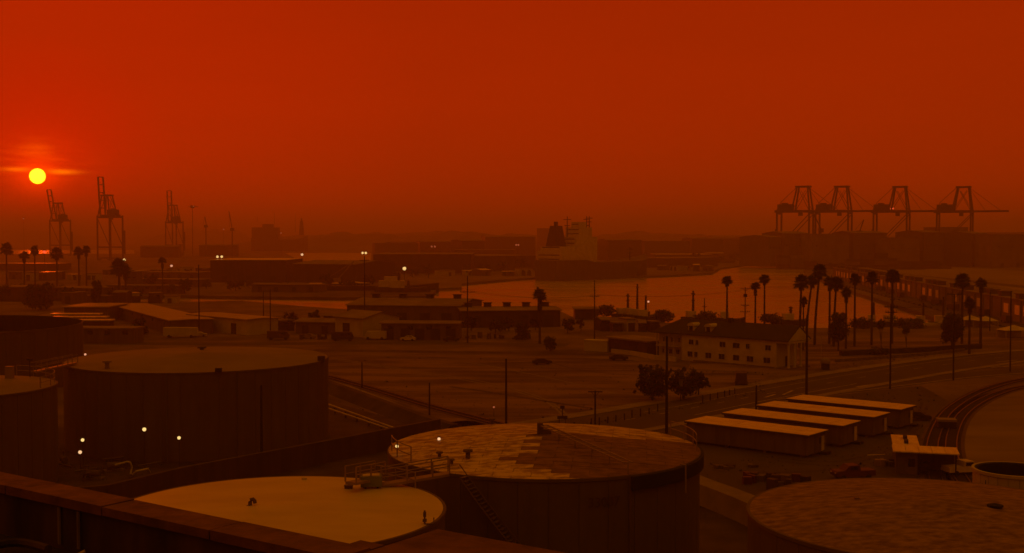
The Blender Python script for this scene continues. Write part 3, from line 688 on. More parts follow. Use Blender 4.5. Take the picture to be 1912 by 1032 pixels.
for xx, w_ in ((10.9, 1.5), (12.6, .9), (16.2, 1.7), (20.0, 1.7), (24.0, 1.7), (27.8, 1.8), (32.3, 1.8)): window(hs, xx, 0, .95, w_, 1.45)
for xx in (1.8, 4.2, 6.2, 7.4): window(hs, xx, 2.0, 4.0, .9 if xx < 6 else .5, 1.2)
for xx in (1.6, 3.6, 5.8): window(hs, xx, 2.0, 1.1, 1.0, 1.2)
MB().box(.2, .3, 3.05, LW - .2, 2.0, 3.2).build('balcony', M['cream'], hs)
for xx in (.5, 3.0, 5.6, 8.0): MB().cbox(xx, .5, 0, .16, .16, EV).build('post', M['cream'], hs)
railing(hs, [(.4 + 7.8 * k / 8, .45, 3.2) for k in range(9)], .8, 1.0, 'cream')
for xx in (10.6, 15.6):
    d = MB().box(xx - .85, .75, EV + .9, xx + .85, 3.2, EV + 2.2).build('dormer', M['cream'], hs)
    n_ = 8; vs = []
    for y_ in (.5, 3.9):
        for k in range(n_ + 1):
            a = pi * k / n_; vs.append((xx + 1.05 * cos(a), y_, EV + 2.15 + .75 * sin(a)))
    fs = [(k, k + 1, n_ + 2 + k, n_ + 1 + k) for k in range(n_)] + [tuple(range(n_ + 1)), tuple(range(2 * n_ + 1, n_, -1))]
    MB().add(vs, fs).build('dormer_roof', M['cream'], d)
    o = MB().box(xx - .5, .68, EV + 1.0, xx + .5, .74, EV + 2.3).build('window', M['glass'], d)
MB().box(12, -.35, 0, HL - 3, -.05, .35).build('plinth', M['concrete'], hs)
# annexe and neighbours left of the house
shed('annexe', 'low dark fronted annexe left of the pale house', 'building', G(1136, 656), G(1208, 666), 8, 3.6, 0, 'walld', 'roofg', doors=2)
shed('site_cabin', 'small pale box cabin left of the dark annexe', 'cabin', G(1090, 655), G(1134, 657), 3, 2.6, 0, 'cream', 'cream', over=.05)
wall('pale low garden wall in front of the annexe', [G(1142, 659), G(1180, 663), G(1222, 671), G(1262, 675)], .4, 1.1, 'cream', 'wall', 'garden_wall')

# ---------------------------------------------------------------- four portable cabins, L-shaped hut
A1p = Vector((40, 158.7, 0)); ua = Vector((-14.6, 12.3, 0)).normalized(); ub = Vector((ua.y, -ua.x, 0))
def portable(lbl, near_, hh=3.1):
    # local x runs along the end wall (to the right), y along the length
    t = thing('portable_cabin', lbl, 'cabin', tuple(near_), math.atan2(ub.y, ub.x), 'row of four portable cabins')
    MB().box(0, 0, .35, 5.6, 19, hh).build('wall', M['wallm'], t)
    pm = MB().box(-.03, .05, .42, .0, 2.25, hh - .06).mesh('wall_panel', M['wallm'])
    for k in range(8): link_mesh('wall_panel', pm, t, (0, .15 + k * 2.35, 0))
    pm2 = MB().box(.05, -.03, .42, 1.75, 0, hh - .06).mesh('wall_panel', M['wallm'])
    for k in range(3): link_mesh('wall_panel', pm2, t, (.1 + k * 1.84, 0, 0))
    rp = MB().add([(-.25, -.3, hh), (5.85, -.3, hh), (5.85, 2.12, hh), (-.25, 2.12, hh), (-.25, -.3, hh + .12), (5.85, -.3, hh + .12), (5.85, 2.10, hh + .12), (-.25, 2.10, hh + .12)],
                  [(3, 2, 1, 0), (4, 5, 6, 7), (0, 1, 5, 4), (1, 2, 6, 5), (2, 3, 7, 6), (3, 0, 4, 7)]).mesh('roof_sheet', M['roofw'])
    for k in range(8): link_mesh('roof_sheet', rp, t, (0, k * 2.44, .01 * (k % 2)))
    MB().box(-.28, -.33, hh - .2, 5.88, -.28, hh + .06).box(-.28, -.28, hh - .2, -.24, 19.25, hh + .06).build('fascia', M['walld'], t)
    d = MB().box(4.2, -.07, .45, 5.05, -.03, 2.5).build('door', M['white'] if 'nearest' not in lbl else M['cream'], t)
    MB().box(4.9, -.12, 1.3, 4.97, -.07, 1.4).build('handle', M['dark'], d)
    MB().box(3.6, -.06, 1.5, 3.95, -.03, 2.4).build('window', M['glass'], t)
    MB().box(4.0, -1.0, 0, 5.3, -.04, .38).build('step', M['dark'], t)
    for y_ in (1, 6.5, 12.5, 18): MB().box(.2, y_ - .2, 0, 5.4, y_ + .2, .35).build('footing', M['concrete'], t)
    return t
stp = Vector((6.9, 8.1, 0))
portable('nearest and leftmost of the four pale roofed portable cabins', A1p)
portable('second of the four portable cabins counted from the near left', A1p + stp)
portable('third of the four portable cabins counted from the near left', A1p + stp * 2)
portable('farthest of the four portable cabins with pale end wall', A1p + stp * 2.95)
hp0 = G(1667, 841, 3.0); hp1 = G(1792, 847, 3.0); hp1.z = hp0.z = 0
loc, rz, hl = frame(hp0, hp1)
t = thing('work_hut', 'L shaped pale roofed work hut with open bay beside the tanks', 'hut', loc, rz)
MB().box(.4, .5, 0, 3.0, 4.4, 2.85).build('wall', M['wallm'], t)
MB().box(3.0, 4.1, 0, hl - .3, 4.4, 2.85).build('back_wall', M['walld'], t)
for x_ in (3.1, hl - .4): MB().cbox(x_, .4, 0, .16, .16, 2.85).build('post', M['wood'], t)
rs = MB().box(.02, -.3, 2.86, hl / 5 - .02, 4.6, 3.0).mesh('roof_sheet', M['roofw'])
for k in range(5): link_mesh('roof_sheet', rs, t, (k * hl / 5, 0, 0.008 * (k % 2)))
MB().box(.4, 4.62, 0, 3.2, 13.6, 2.7).build('rear_wall', M['wallm'], t)
rs = MB().box(.15, .02, 2.71, 3.5, 2.2, 2.86).mesh('roof_sheet', M['roofw'])
for k in range(4): link_mesh('roof_sheet', rs, t, (0, 4.63 + k * 2.25, .008 * (k % 2)))
for y_ in (7.2, 10.8): MB().cbox(1.9, y_, 2.88, .5, 1.3, .4).build('vent', M['dark'], t)
MB().box(.7, .44, .05, 1.5, .5, 2.1).build('door', M['shell'], t); MB().box(1.9, .44, 1.0, 2.7, .5, 2.0).build('window', M['glass'], t)
MB().box(3.4, 3.2, 0, 4.6, 4.0, 1.1).build('workbench', M['walld'], t)
shed('tool_shed', 'small flat dark shed behind the L shaped hut', 'shed', G(1752, 800), G(1786, 801), 2, 1.1, 0, 'walld', 'roofg', doors=2, over=.1, dh=.9)

# ---------------------------------------------------------------- vehicles
def car(name, lbl, cat, p, rz, paint, kind='car', group=None):
    t = thing(name, lbl, cat, (p.x, p.y, .0), rz, group)
    if kind == 'car': prof = [(-2.2, .3), (2.2, .3), (2.25, .75), (2.1, .9), (1.2, .98), (.55, 1.42), (-1.0, 1.45), (-1.75, 1.0), (-2.2, .95)]
    elif kind == 'pickup': prof = [(-2.6, .45), (2.5, .45), (2.6, .9), (2.45, 1.1), (1.4, 1.15), (.85, 1.75), (-.5, 1.78), (-.65, 1.12), (-2.6, 1.12)]
    elif kind == 'van': prof = [(-3.2, .45), (3.0, .45), (3.2, .9), (3.1, 1.3), (2.5, 2.5), (-3.2, 2.6)]
    else: prof = [(-5, .6), (5, .6), (5.1, 1.2), (4.8, 3.0), (-5, 3.1)]
    w = .88 if kind in ('car',) else 1.0 if kind == 'pickup' else 1.15
    n_ = len(prof); vs = [(x, -w * (1 if z < 1.0 else .9), z) for x, z in prof] + [(x, w * (1 if z < 1.0 else .9), z) for x, z in prof]
    fs = [tuple(range(n_)), tuple(range(2 * n_ - 1, n_ - 1, -1))] + [(i, n_ + i, n_ + (i + 1) % n_, (i + 1) % n_) for i in range(n_)]
    MB().add(vs, fs).build('body', M[paint], t)
    zt = {'car': (1.02, 1.36, -1.3, .7), 'pickup': (1.2, 1.65, -.4, .8), 'van': (1.5, 2.2, -2.6, 2.2), 'bus': (1.7, 2.6, -4.6, 4.4)}[kind]
    nw = {'car': 2, 'pickup': 1, 'van': 3, 'bus': 6}[kind]
    for s_ in (-1, 1):
        for k in range(nw):
            x0 = zt[2] + (zt[3] - zt[2]) * (k + .08) / nw; x1 = zt[2] + (zt[3] - zt[2]) * (k + .92) / nw
            y_ = s_ * (w * .9 + .012); MB().box(x0, min(y_, y_ - s_ * .03), zt[0], x1, max(y_, y_ - s_ * .03), zt[1]).build('window', M['glass'], t)
    xf = {'car': 1.35, 'pickup': 1.65, 'van': 2.1, 'bus': 3.3}[kind]; wr = .33 if kind in ('car', 'pickup') else .45
    me = MB().tube([(0, -.12, 0), (0, .12, 0)], wr, 14).mesh('wheel', M['tyre'])
    for x_ in (-xf, xf):
        for s_ in (-1, 1): link_mesh('wheel', me, t, (x_, s_ * (w - .06), wr))
    for s_ in (-.6, .6): o = MB().cbox(prof[2][0] - .04, s_, prof[2][1] - .12, .1, .3, .16).build('headlight', M['white'], t)
    return t
car('pickup_truck', 'pale pickup truck beside the L shaped hut canopy', 'pickup', G(1800, 885), R(12), 'white', 'pickup')
car('parked_car', 'dark car with pale windscreen behind farthest portable cabin', 'car', G(1712, 784), R(-15), 'dark')
car('delivery_van', 'dark van parked on lawn right of the round bushes', 'van', G(1384, 717), R(80), 'walld', 'van')
car('parked_truck', 'dark car standing alone on the vacant lot below the palm', 'car', G(1012, 680), R(8), 'dark', 'car')
car('camper', 'pale camper van in front of the low sheds at left', 'camper', G(338, 630), R(2), 'cream', 'bus')
car('parked_car', 'pale car right of the camper van at left', 'car', G(372, 628), R(8), 'cream')
car('red_pickup', 'dull red pickup in the yard above the brown tank', 'pickup', G(1592, 893), R(190), 'redp', 'pickup')
car('parked_van', 'pale van below the long warehouse wall', 'van', G(702, 634), R(170), 'cream', 'van')
car('parked_car', 'pale low car right of the pale van by long warehouse', 'car', G(762, 636), R(175), 'white')
car('parked_car', 'dark low car in front of the long pale shed', 'car', G(842, 637), R(10), 'dark')
car('parked_truck', 'dark lorry cab left of the pale van', 'van', G(640, 636), R(5), 'dark', 'van')
car('parked_car', 'dark car on the street near the garden wall', 'car', G(1155, 672), R(5), 'dark')
car('parked_car', 'pale car among clutter in front of the tent roofed shed', 'car', G(576, 632), R(160), 'roofg')
car('parked_van', 'dark van at left end of the clutter by tent shed', 'van', G(520, 634), R(5), 'walld', 'van')
for (px_, py_, a_, lb_) in ((1636, 850, 70, 'white pole lying flat left of the L shaped hut'), (1640, 862, -60, 'slanting white board lying below the flat white pole')):
    p = G(px_, py_); o = MB().cbox(0, 0, 0, 2.6, .22, .12).build('plank', M['white']); o.location = (p.x, p.y, .0); o.rotation_euler.z = R(a_ - 60); o['label'] = lb_; o['category'] = 'plank'
def heap(lbl, p, w, h, m, seed, cat='scrap heap'):
    rnd = random.Random(seed); t = thing('scrap_heap', lbl, cat, (p.x, p.y, 0)); 
    for k in range(9):
        b_ = MB().cbox(0, 0, 0, rnd.uniform(.4, 1.6), rnd.uniform(.4, 1.2), rnd.uniform(.3, h)).build(rnd.choice(['crate', 'drum', 'block']), M[rnd.choice(m)], t)
        b_.location = (rnd.uniform(-w, w), rnd.uniform(-w * .5, w * .5), 0); b_.rotation_euler = (0, 0, rnd.uniform(0, 3))
    return t
heap('low clutter of crates in the yard right of the pale berm', G(1440, 898), 3.5, 1.3, ['dark', 'shell', 'redp', 'walld'], 1)
heap('dark clutter of crates against the brown tank left edge', G(1470, 912), 3.0, 1.5, ['dark', 'shell2', 'walld'], 2)
heap('clutter of boxes under the L shaped hut left end', G(1655, 868), 1.6, 1.2, ['dark', 'shell', 'rail'], 3)
heap('scattered pallets in front of the nearest portable cabin', G(1372, 872), 2.5, .4, ['cream', 'shell', 'yard'], 4)
heap('dark clutter in front of the tent roofed shed', G(600, 633), 6, 1.8, ['dark', 'walld', 'shell'], 5)
heap('dark clutter right of the long pale shed', G(890, 632), 6, 1.8, ['dark', 'walld', 'shell2'], 6)
heap('row of clutter at foot of the small palm', G(960, 632), 5, 1.5, ['dark', 'walld', 'leaf'], 7)

# ---------------------------------------------------------------- plants
def fan(mb, p, d, size, rnd, blades=7):
    d = d.normalized(); s_ = d.cross(Vector((0, 0, 1))); s_ = s_.normalized() if s_.length > .1 else Vector((1, 0, 0)); n2 = s_.cross(d)
    q = p + d * size * .45; mb.add([p - s_ * .03, p + s_ * .03, q], [(0, 1, 2)])
    for k in range(blades):
        a = (k / (blades - 1) - .5) * 2.6; dd = d * cos(a) + s_ * sin(a)
        e_ = q + dd * size * (.62 - .1 * abs(a)) - Vector((0, 0, .28 * size * (.3 + rnd.random() * .5)))
        m_ = q + dd * size * .32; w_ = size * .06
        mb.add([q, m_ - s_ * w_ * cos(a) + d * w_ * sin(a), e_, m_ + s_ * w_ * cos(a) - d * w_ * sin(a)], [(0, 1, 2, 3)])
def palm_meshes(seed, cr=2.3, nf=60, skirt=1.6):
    rnd = random.Random(seed); cb = MB(); sb = MB()
    for k in range(nf):
        a = rnd.uniform(0, 2 * pi); e = math.asin(rnd.uniform(-.55, .98)); d = Vector((cos(a) * cos(e), sin(a) * cos(e), sin(e)))
        fan(cb, Vector((0, 0, rnd.uniform(-.3, .3))), d, cr * rnd.uniform(.72, 1.08), rnd)
    for k in range(int(26 * skirt)):
        a = rnd.uniform(0, 2 * pi); d = Vector((cos(a) * .5, sin(a) * .5, -1)); fan(sb, Vector((.15 * cos(a), .15 * sin(a), -rnd.uniform(.2, skirt))), d, cr * .5, rnd, 5)
    return cb.mesh('crown', M['leaf']), sb.mesh('skirt', M['dead'])
PM = [palm_meshes(s, c_, n_, k) for s, c_, n_, k in ((1, 2.3, 95, 1.2), (2, 2.15, 85, 1.9), (3, 2.5, 105, 1.0), (4, 2.6, 95, 4.2))]
def palm(lbl, px_, head_y, D, var, sc=1.0, lean=0, group='fan palms by the basin'):
    z = PZ(head_y, D); x = PX(px_, D)
    t = thing('palm_tree', lbl, 'palm tree', (x - lean, D, 0), 0, group)
    pts = [(0, 0, 0), (lean * .15, 0, z * .33), (lean * .5, 0, z * .66), (lean, 0, z)]
    tr = MB(); P_ = smooth_path(pts, 4); tr.tube(P_, [.38 * sc - .16 * sc * i / len(P_) + (.03 if i % 2 else 0) for i in range(len(P_))], 8).build('trunk', M['bark'], t)
    for nm, me in zip(('crown', 'skirt'), PM[var]):
        o = link_mesh(nm, me, t, (lean, 0, z), random.uniform(0, 6)); o.scale = (sc * random.uniform(.9, 1.1), sc * random.uniform(.9, 1.1), sc * random.uniform(.85, 1.2))
    return t
palm('stocky thick skirted palm left of the basin above the dark lot van', 1008, 551, 330, 3, .95)
palm('lone palm standing behind the left part of the pale house', 1358, 524, 335, 0, .82)
palm('lower palm of the leaning pair behind the pale house', 1411, 535, 325, 1, .82)
palm('taller palm of the pair behind the pale house', 1428, 522, 330, 0, .80)
palm('leftmost bushy palm of the row at the porch end', 1497, 528, 318, 2, 1.02, .4)
palm('tiny round headed palm just beside the house gable', 1501, 563, 312, 1, .62)
palm('leaning palm just right of the leftmost bushy palm', 1517, 524, 322, 0, .9, 1.6)
palm('tallest palm of the right hand row', 1531, 507, 326, 2, .98, 1.3)
palm('left palm of the double headed clump in the row', 1550, 527, 330, 1, .95)
palm('right palm of the double headed clump in the row', 1562, 530, 322, 2, .98, .6)
palm('short palm under the row right of the double clump', 1581, 548, 316, 1, .82)
palm('palm midway in the row with straight trunk', 1597, 521, 322, 0, .88)
palm('palm between the straight trunked one and the pole', 1629, 519, 326, 2, .88)
palm('big headed palm right behind the three armed pole', 1667, 517, 330, 2, .98)
palm('left palm of the distant right hand pair', 1798, 525, 330, 2, .98)
palm('right palm of the distant right hand pair', 1833, 530, 322, 1, 1.0)
palm('low palm between the two at far right', 1812, 568, 300, 1, .9)
GL = 'palms on the left shore'
palm('palm cut by the left edge above the dark tank', 12, 466, 700, 2, 1.7, 0, GL)
palm('low palm second from the left edge', 45, 478, 640, 1, 1.5, 0, GL)
palm('palm third from the left edge', 65, 468, 700, 0, 1.5, 0, GL)
palm('palm right of the red shore lamp', 106, 474, 660, 2, 1.6, 0, GL)
palm('left palm of the touching pair on left shore', 147, 471, 680, 1, 1.6, 0, GL)
palm('right palm of the touching pair on left shore', 161, 467, 700, 0, 1.45, 0, GL)
palm('lone distant palm between the left cranes', 303, 487, 600, 1, 1.2, 0, GL)
palm('broad palm in front of the low left sheds', 222, 500, 560, 2, 1.9, 0, GL)
palm('broad palm just right of the broad one by low left sheds', 234, 505, 545, 1, 1.6, 0, GL)
def leafy(name, lbl, cat, p, w, h, n_, seed, ls=.32, trunk=True, group=None, trunk_h=.3, rag=0):
    rnd = random.Random(seed); t = thing(name, lbl, cat, (p.x, p.y, 0), 0, group)
    cl = []
    for k in range(46):
        a = rnd.uniform(0, 2 * pi); r_ = w * .5 * math.sqrt(rnd.random()) * .8; zz = h * trunk_h + (h * (1 - trunk_h)) * rnd.uniform(.12, .88)
        tap = 1 - .5 * abs(zz / h - .5); cl.append((r_ * cos(a) * tap, r_ * sin(a) * tap, zz, w * rnd.uniform(.09, .22)))
    if rag:
        for k in range(22):
            a = rnd.uniform(0, 2 * pi); zz = h * rnd.uniform(trunk_h + .1, 1.05); r_ = w * rnd.uniform(.38, .6) * (1.15 - .6 * abs(zz / h - .5)); cl.append((r_ * cos(a), r_ * sin(a), zz, w * rnd.uniform(.03, .09)))
    mb = MB()
    for k in range(n_):
        c_ = rnd.choice(cl); u = rnd.gauss(0, 1), rnd.gauss(0, 1), rnd.gauss(0, .9); m_ = math.sqrt(sum(q * q for q in u)) or 1; rr_ = c_[3] * rnd.random() ** .35
        q = Vector((c_[0] + u[0] / m_ * rr_, c_[1] + u[1] / m_ * rr_, max(.1, c_[2] + u[2] / m_ * rr_ * (h / w) ** .5)))
        a = Vector((rnd.gauss(0, 1), rnd.gauss(0, 1), rnd.gauss(0, 1))).normalized(); b_ = a.orthogonal().normalized(); s_ = ls * rnd.uniform(.6, 1.3)
        mb.add([q - a * s_, q + b_ * s_ * .5, q + a * s_, q - b_ * s_ * .5], [(0, 1, 2, 3)])
    mb.build('crown', M['leaf'], t)
    if trunk:
        tb = MB().tube([(0, 0, 0), (.05, 0, h * .25), (0, .1, h * .5)], [w * .045, w * .035, w * .02], 7)
        for c_ in cl[:6]: tb.tube([(0, 0, h * .2), (c_[0] * .5, c_[1] * .5, (h * .2 + c_[2]) * .55), c_[:3]], [w * .02, w * .014, .02], 5)
        tb.build('trunk', M['bark'], t)
    return t
leafy('round_tree', 'big round dark bush left of the tall foreground pole', 'tree', G(1218, 748), 5.8, 6.4, 4200, 11, .26, trunk_h=.12, rag=1)
leafy('round_tree', 'dark bush right of the tall foreground pole', 'tree', G(1276, 745), 5.4, 5.4, 3400, 12, .26, trunk_h=.15, rag=1)
leafy('round_tree', 'low dark bush touching the right bush on its right', 'tree', G(1304, 738), 3.4, 4.4, 1700, 13, .24, trunk_h=.3, rag=1)
leafy('broad_tree', 'dark leafy tree among the palms right of the house', 'tree', G(1565, 655), 5.6, 10.2, 4200, 14, .34, trunk_h=.2)
leafy('broad_tree', 'dark leafy tree at the pole right of centre', 'tree', G(1777, 655), 6.0, 10.3, 4500, 15, .34, trunk_h=.2)
leafy('topiary_tree', 'small flat topped tree standing on the lawn by palms', 'tree', G(1645, 650), 2.8, 7.4, 900, 16, .25, trunk_h=.75)
leafy('topiary_tree', 'smaller flat topped tree right of the three armed pole', 'tree', G(1692, 650), 2.2, 5.6, 700, 17, .25, trunk_h=.75)
leafy('round_tree', 'broad dark tree mass behind the open topped tank', 'tree', G(76, 578), 13.5, 10.5, 4500, 18, .55, trunk_h=.1)
leafy('column_tree', 'tall narrow dark tree left of the low sheds', 'tree', G(181, 578), 5.0, 13, 3000, 19, .45, trunk_h=.05)
leafy('round_tree', 'small dark tree on the bright forecourt near left sheds', 'tree', G(262, 628), 5, 5.5, 1400, 20, .4, trunk_h=.1)
leafy('round_tree', 'small dark tree at the foot of stocky palm', 'tree', G(975, 634), 5.0, 5, 1500, 21, .35, trunk_h=.1)
leafy('round_tree', 'small round tree left of the dark lot van top', 'tree', G(1027, 655), 3.6, 3.6, 1200, 22, .3, trunk_h=.15)
leafy('hedge', 'dark hedge along the lawn under the right hand palms', 'hedge', G(1640, 662), 6, 1.8, 900, 23, .3, trunk=False, trunk_h=0)
for (px_, py_, w_, h_, lb_) in ((1130, 590, 9, 4, 'dark shrub on the shore left of the moored boats'), (1238, 600, 8, 4, 'dark shrub behind the hipped end of the house'), (1440, 606, 9, 3.5, 'dark shrub behind the middle of the house roof'), (1320, 602, 10, 3.5, 'dark shrub behind the two dormers'), (1610, 612, 10, 3, 'dark shrub on the shore among the right palms'), (1700, 612, 12, 3, 'dark shrub on the shore right of the three armed pole')):
    leafy('shore_shrub', lb_, 'shrub', G(px_, py_), w_, h_, 900, px_, .5, trunk=False, trunk_h=0, group='dark shrubs along the near shore')

# ---------------------------------------------------------------- poles, wires, lamps, posts
def pole(lbl, px_, base_y, top_y, arms=(), r=.17, D=None, ins=True, name='utility_pole', aw=2.6, ang=0, cans=0):
    p = G(px_, base_y) if D is None else Vector((PX(px_, D), D, 0)); D = p.y; z = PZ(top_y, D)
    t = thing(name, lbl, 'utility pole', (p.x, p.y, 0), ang, 'wooden poles around the harbour')
    MB().tube([(0, 0, 0), (0, 0, z * .5), (0, 0, z)], [r, r * .85, r * .65], 8).build('pole', M['wood'], t)
    for k, ay in enumerate(arms):
        za = PZ(ay, D); w_ = aw * (1 if k != 1 or len(arms) < 3 else .85)
        c_ = MB().beam((-w_ / 2, -.12, za), (w_ / 2, -.12, za), .14, .16).beam((-w_ * .3, -.1, za), (0, -.1, za - .7), .06).beam((w_ * .3, -.1, za), (0, -.1, za - .7), .06).build('crossarm', M['wood'], t)
        if ins:
            ib = MB()
            for x_ in (-.46, -.25, .25, .46): ib.tube([(x_ * w_, -.12, za + .08), (x_ * w_, -.12, za + .36)], .06, 6)
            ib.build('insulators', M['dark'], c_, kind='stuff')
    for k in range(cans): MB().tube([(.35 - .7 * k, -.1, z * .78), (.35 - .7 * k, -.1, z * .78 + 1.0)], .25, 10).build('transformer', M['dark'], t)
    return t
P1 = pole('tall bare pole in front of the porch end of the house', 1508, 742, 588, (), .26, D=219)
P2 = pole('tall pole between the two dark round bushes', 1246, 812, 628, (), .24, D=179)
P3 = pole('pole with three insulator arms on the road edge', 1662, 726, 568, (573, 583, 594), .2, aw=2.6)
P4 = pole('pole in front of the leafy tree at right', 1780, 710, 548, (549,), .19, aw=3.0)
P5 = pole('rightmost tall road side pole near the frame edge', 1886, 694, 543, (), .18)
P6 = pole('pole on the near edge of the vacant lot behind the plated tank', 945, 800, 670, (), .2, D=184)
P7 = pole('short T topped pole behind the plated tank', 1112, 806, 730, (732,), .17, D=182, aw=2.2, ins=False)
P8 = pole('short bare pole behind the portable cabins', 1414, 772, 720, (), .2, D=200)
P9 = pole('slim pole with one crossarm below the basin', 1110, 638, 523, (553,), .2, aw=2.8)
P10 = pole('pole with crossarm before the long warehouses', 873, 640, 515, (545,), .22, aw=4.2)
P11 = pole('pole in front of the left end of the long warehouse', 681, 616, 478, (486,), .22, aw=3)
P12 = pole('pole left of the flat pale roofed shed', 372, 625, 494, (), .22)
P13 = pole('left pole of the pair above the dark channel shore', 492, 602, 543, (), .2)
P14 = pole('right pole of the pair above the dark channel shore', 505, 628, 540, (), .2)
P15 = pole('dark pole before the big tan roofed tank', 486, 890, 720, (), .2, D=152)
P16 = pole('short pole on the far edge of the vacant lot', 676, 724, 676, (), .17)
P17 = pole('short pole at the railway beyond the bund', 802, 775, 715, (), .16)
P18 = pole('pole on the quay between the far right palms', 1848, 618, 545, (), .22)
P19 = pole('pole with ragged double arms between palms behind the house', 1391, 620, 536, (539, 570, 582), .2, aw=3, cans=2)
P20 = pole('slim leaning mast like pole behind the house roof', 1315, 612, 556, (572,), .22, aw=1.6, ins=False)
def wires(lbl, pairs, sag=1.2):
    t = thing('power_line', lbl, 'power line', (0, 0, 0), 0, 'overhead wires')
    for a, b_ in pairs:
        a, b_ = Vector(a), Vector(b_)
        MB().tube([a.lerp(b_, k / 8) - Vector((0, 0, sag * 4 * (k / 8) * (1 - k / 8))) for k in range(9)], .022, 4).build('wire', M['dark'], t)
def top(o, px_top, dx=0): return (o.location.x + dx, o.location.y - .1, px_top)
zt = lambda o, yy: PZ(yy, o.location.y)
wires('two wires from the slim pole to the ragged armed pole', [(top(P9, zt(P9, 550), s_), top(P19, zt(P19, 541), s_)) for s_ in (-1.2, 1.2)])
wires('two wires from the long warehouse pole to the slim pole', [(top(P10, zt(P10, 543), s_), top(P9, zt(P9, 552), s_)) for s_ in (-1.2, 1.2)])
wires('three wires from three armed pole to rightmost pole', [(top(P3, zt(P3, yy), s_), top(P4, zt(P4, 549), s_)) for s_, yy in ((-1.2, 572), (1.2, 572), (0, 583))])
ORD = 'first second third fourth fifth sixth seventh eighth ninth tenth eleventh twelfth thirteenth fourteenth fifteenth sixteenth seventeenth eighteenth nineteenth twentieth'.split()
rp_ = [G(a, b_) for a, b_ in ((1072, 802), (1104, 797), (1119, 794), (1135, 790), (1150, 787), (1166, 784), (1180, 780), (1196, 777), (1212, 773), (1228, 768), (1312, 752), (1326, 748), (1340, 744), (1353, 741), (1362, 738), (1372, 735))]
me = MB().tube([(0, 0, 0), (0, 0, 1.15), (0, 0, 1.25)], [.12, .12, .04], 6).mesh('roadside_post', M['wood'])
for k, p in enumerate(rp_):
    o = link_mesh('roadside_post', me, None, (p.x, p.y, 0)); o.scale = (1, 1, random.uniform(.85, 1.15)); o['label'] = ORD[k] + ' dark roadside post counting rightwards along the vacant lot edge'; o['category'] = 'post'; o['group'] = 'posts along the main road'
t = thing('sign_stand', 'small railed stand with sign behind the patchy tank', 'sign', tuple(G(1050, 796)))
MB().cbox(-.5, 0, 0, .1, .1, 1.4).cbox(.5, 0, 0, .1, .1, 1.4).build('leg', M['wood'], t); MB().box(-.8, -.1, 1.2, .8, 0, 1.7).build('board', M['dark'], t); MB().cbox(0, 0, 1.7, .15, .12, 1.6).cbox(0, 0, 2.8, .7, .12, .5).build('top_sign', M['dark'], t)
t = thing('signpost', 'slender white signpost by the right bush', 'signpost', tuple(G(1271, 748)))
MB().tube([(0, 0, 0), (0, 0, 4.2)], .07, 6).build('post', M['wood'], t); MB().box(-.35, -.06, 2.6, .35, 0, 3.9).build('panel', M['pave'], t)
p = G(1541, 690); t = thing('water_tank', 'small pale round topped cistern right of the house porch', 'tank', (p.x, p.y, 0))
MB().cbox(0, 0, 0, 1.6, 1.3, 1.5).build('base', M['dark'], t); MB().lathe([(1.1, 1.5), (1.15, 2.0), (.9, 2.5), (.4, 2.75), (.01, 2.8)], 16).build('dome', M['apron'], t, smooth=True)
p = G(1533, 688); t = thing('flagpole', 'thin pale flagpole between porch and cistern', 'flagpole', (p.x, p.y, 0))
MB().tube([(0, 0, 0), (0, 0, 7.5)], [.07, .04], 6).build('pole', M['cream'], t); MB().lathe([(.01, 7.45), (.1, 7.55), (.01, 7.65)], 8).build('finial', M['cream'], t)

LC = {'y': emit('lamp_yellow', (1, .62, .20), 1.3), 'w': emit('lamp_white', (1, .55, .26), 1.1), 'r': emit('lamp_red', (1, .10, .03), 1.5), 'p': emit('lamp_pink', (1, .42, .22), .9), 'd': emit('lamp_dim', (1, .22, .08), .35)}
def lamp(lbl, px_, py_, D, c_, size, base=0, double=0, h=None, cat='lamp', name='yard_lamp'):
    """lamp head seen at the pixel, on its own pole standing on ground or roof"""
    x, z = PX(px_, D), PZ(py_, D); r = size / 2 / F * D
    t = thing(name, lbl, cat, (x, D, base), 0, 'lit lamps of the harbour')
    hh = z - base
    MB().tube([(0, .1, 0), (0, .1, hh + r * .5)], [max(.05, r * .18), max(.04, r * .12)], 6).build('pole', M['steel'], t)
    for k in range(2 if double else 1):
        dx = (k - .5) * double / F * D if double else 0
        hd = MB().cbox(dx, .1, hh + r * .95, r * 1.5, r * 1.3, r * .3).build('lamp_hood', M['steel'], t)
        MB().lathe([(.01, hh - r), (r * .7, hh - r * .7), (r, hh), (r * .7, hh + r * .7), (.01, hh + r * .95)], 12, dx, 0).build('lamp_head', LC[c_], hd, smooth=True)
    return t
lamp('lit yellow lamp on the left shore between the cranes', 232, 485, 800, 'y', 5.5)
lamp('small pinkish lamp right of the lone distant palm', 320, 496, 760, 'p', 5)
lamp('red lamp on the far left shore strip', 83, 470, 900, 'r', 6)
lamp('double yellow floodlight over the dark left warehouse', 410, 479, 790, 'y', 5, double=8)
lamp('pinkish white lamp above the shining far channel', 564, 475, 800, 'w', 5)
lamp('double yellow lamp on the pole top before far channel', 680, 472, 620, 'y', 4.5, double=6)
lamp('brightest yellow lamp before the centre warehouses', 755, 501, 700, 'y', 7)
lamp('dim red lamp pair over the centre hills', 809, 460, 1100, 'd', 4, double=6)
lamp('dim red lamp left of the big white ship', 966, 457, 1100, 'd', 4, double=4)
lamp('lamp at the right end of the second long warehouse', 1027, 577, 428, 'p', 4)
lamp('small lamp standing on a pile in the basin', 1211, 563, 440, 'p', 4, base=-1.6)
lamp('reddish lamp beside the rim of the big tan roofed tank', 157, 662, 190, 'p', 4.5)
lamp('upper lamp of the close pair in the left yard', 150, 823, 152, 'y', 6.5)
lamp('lower lamp of the close pair in the left yard', 145, 846, 149, 'w', 7)
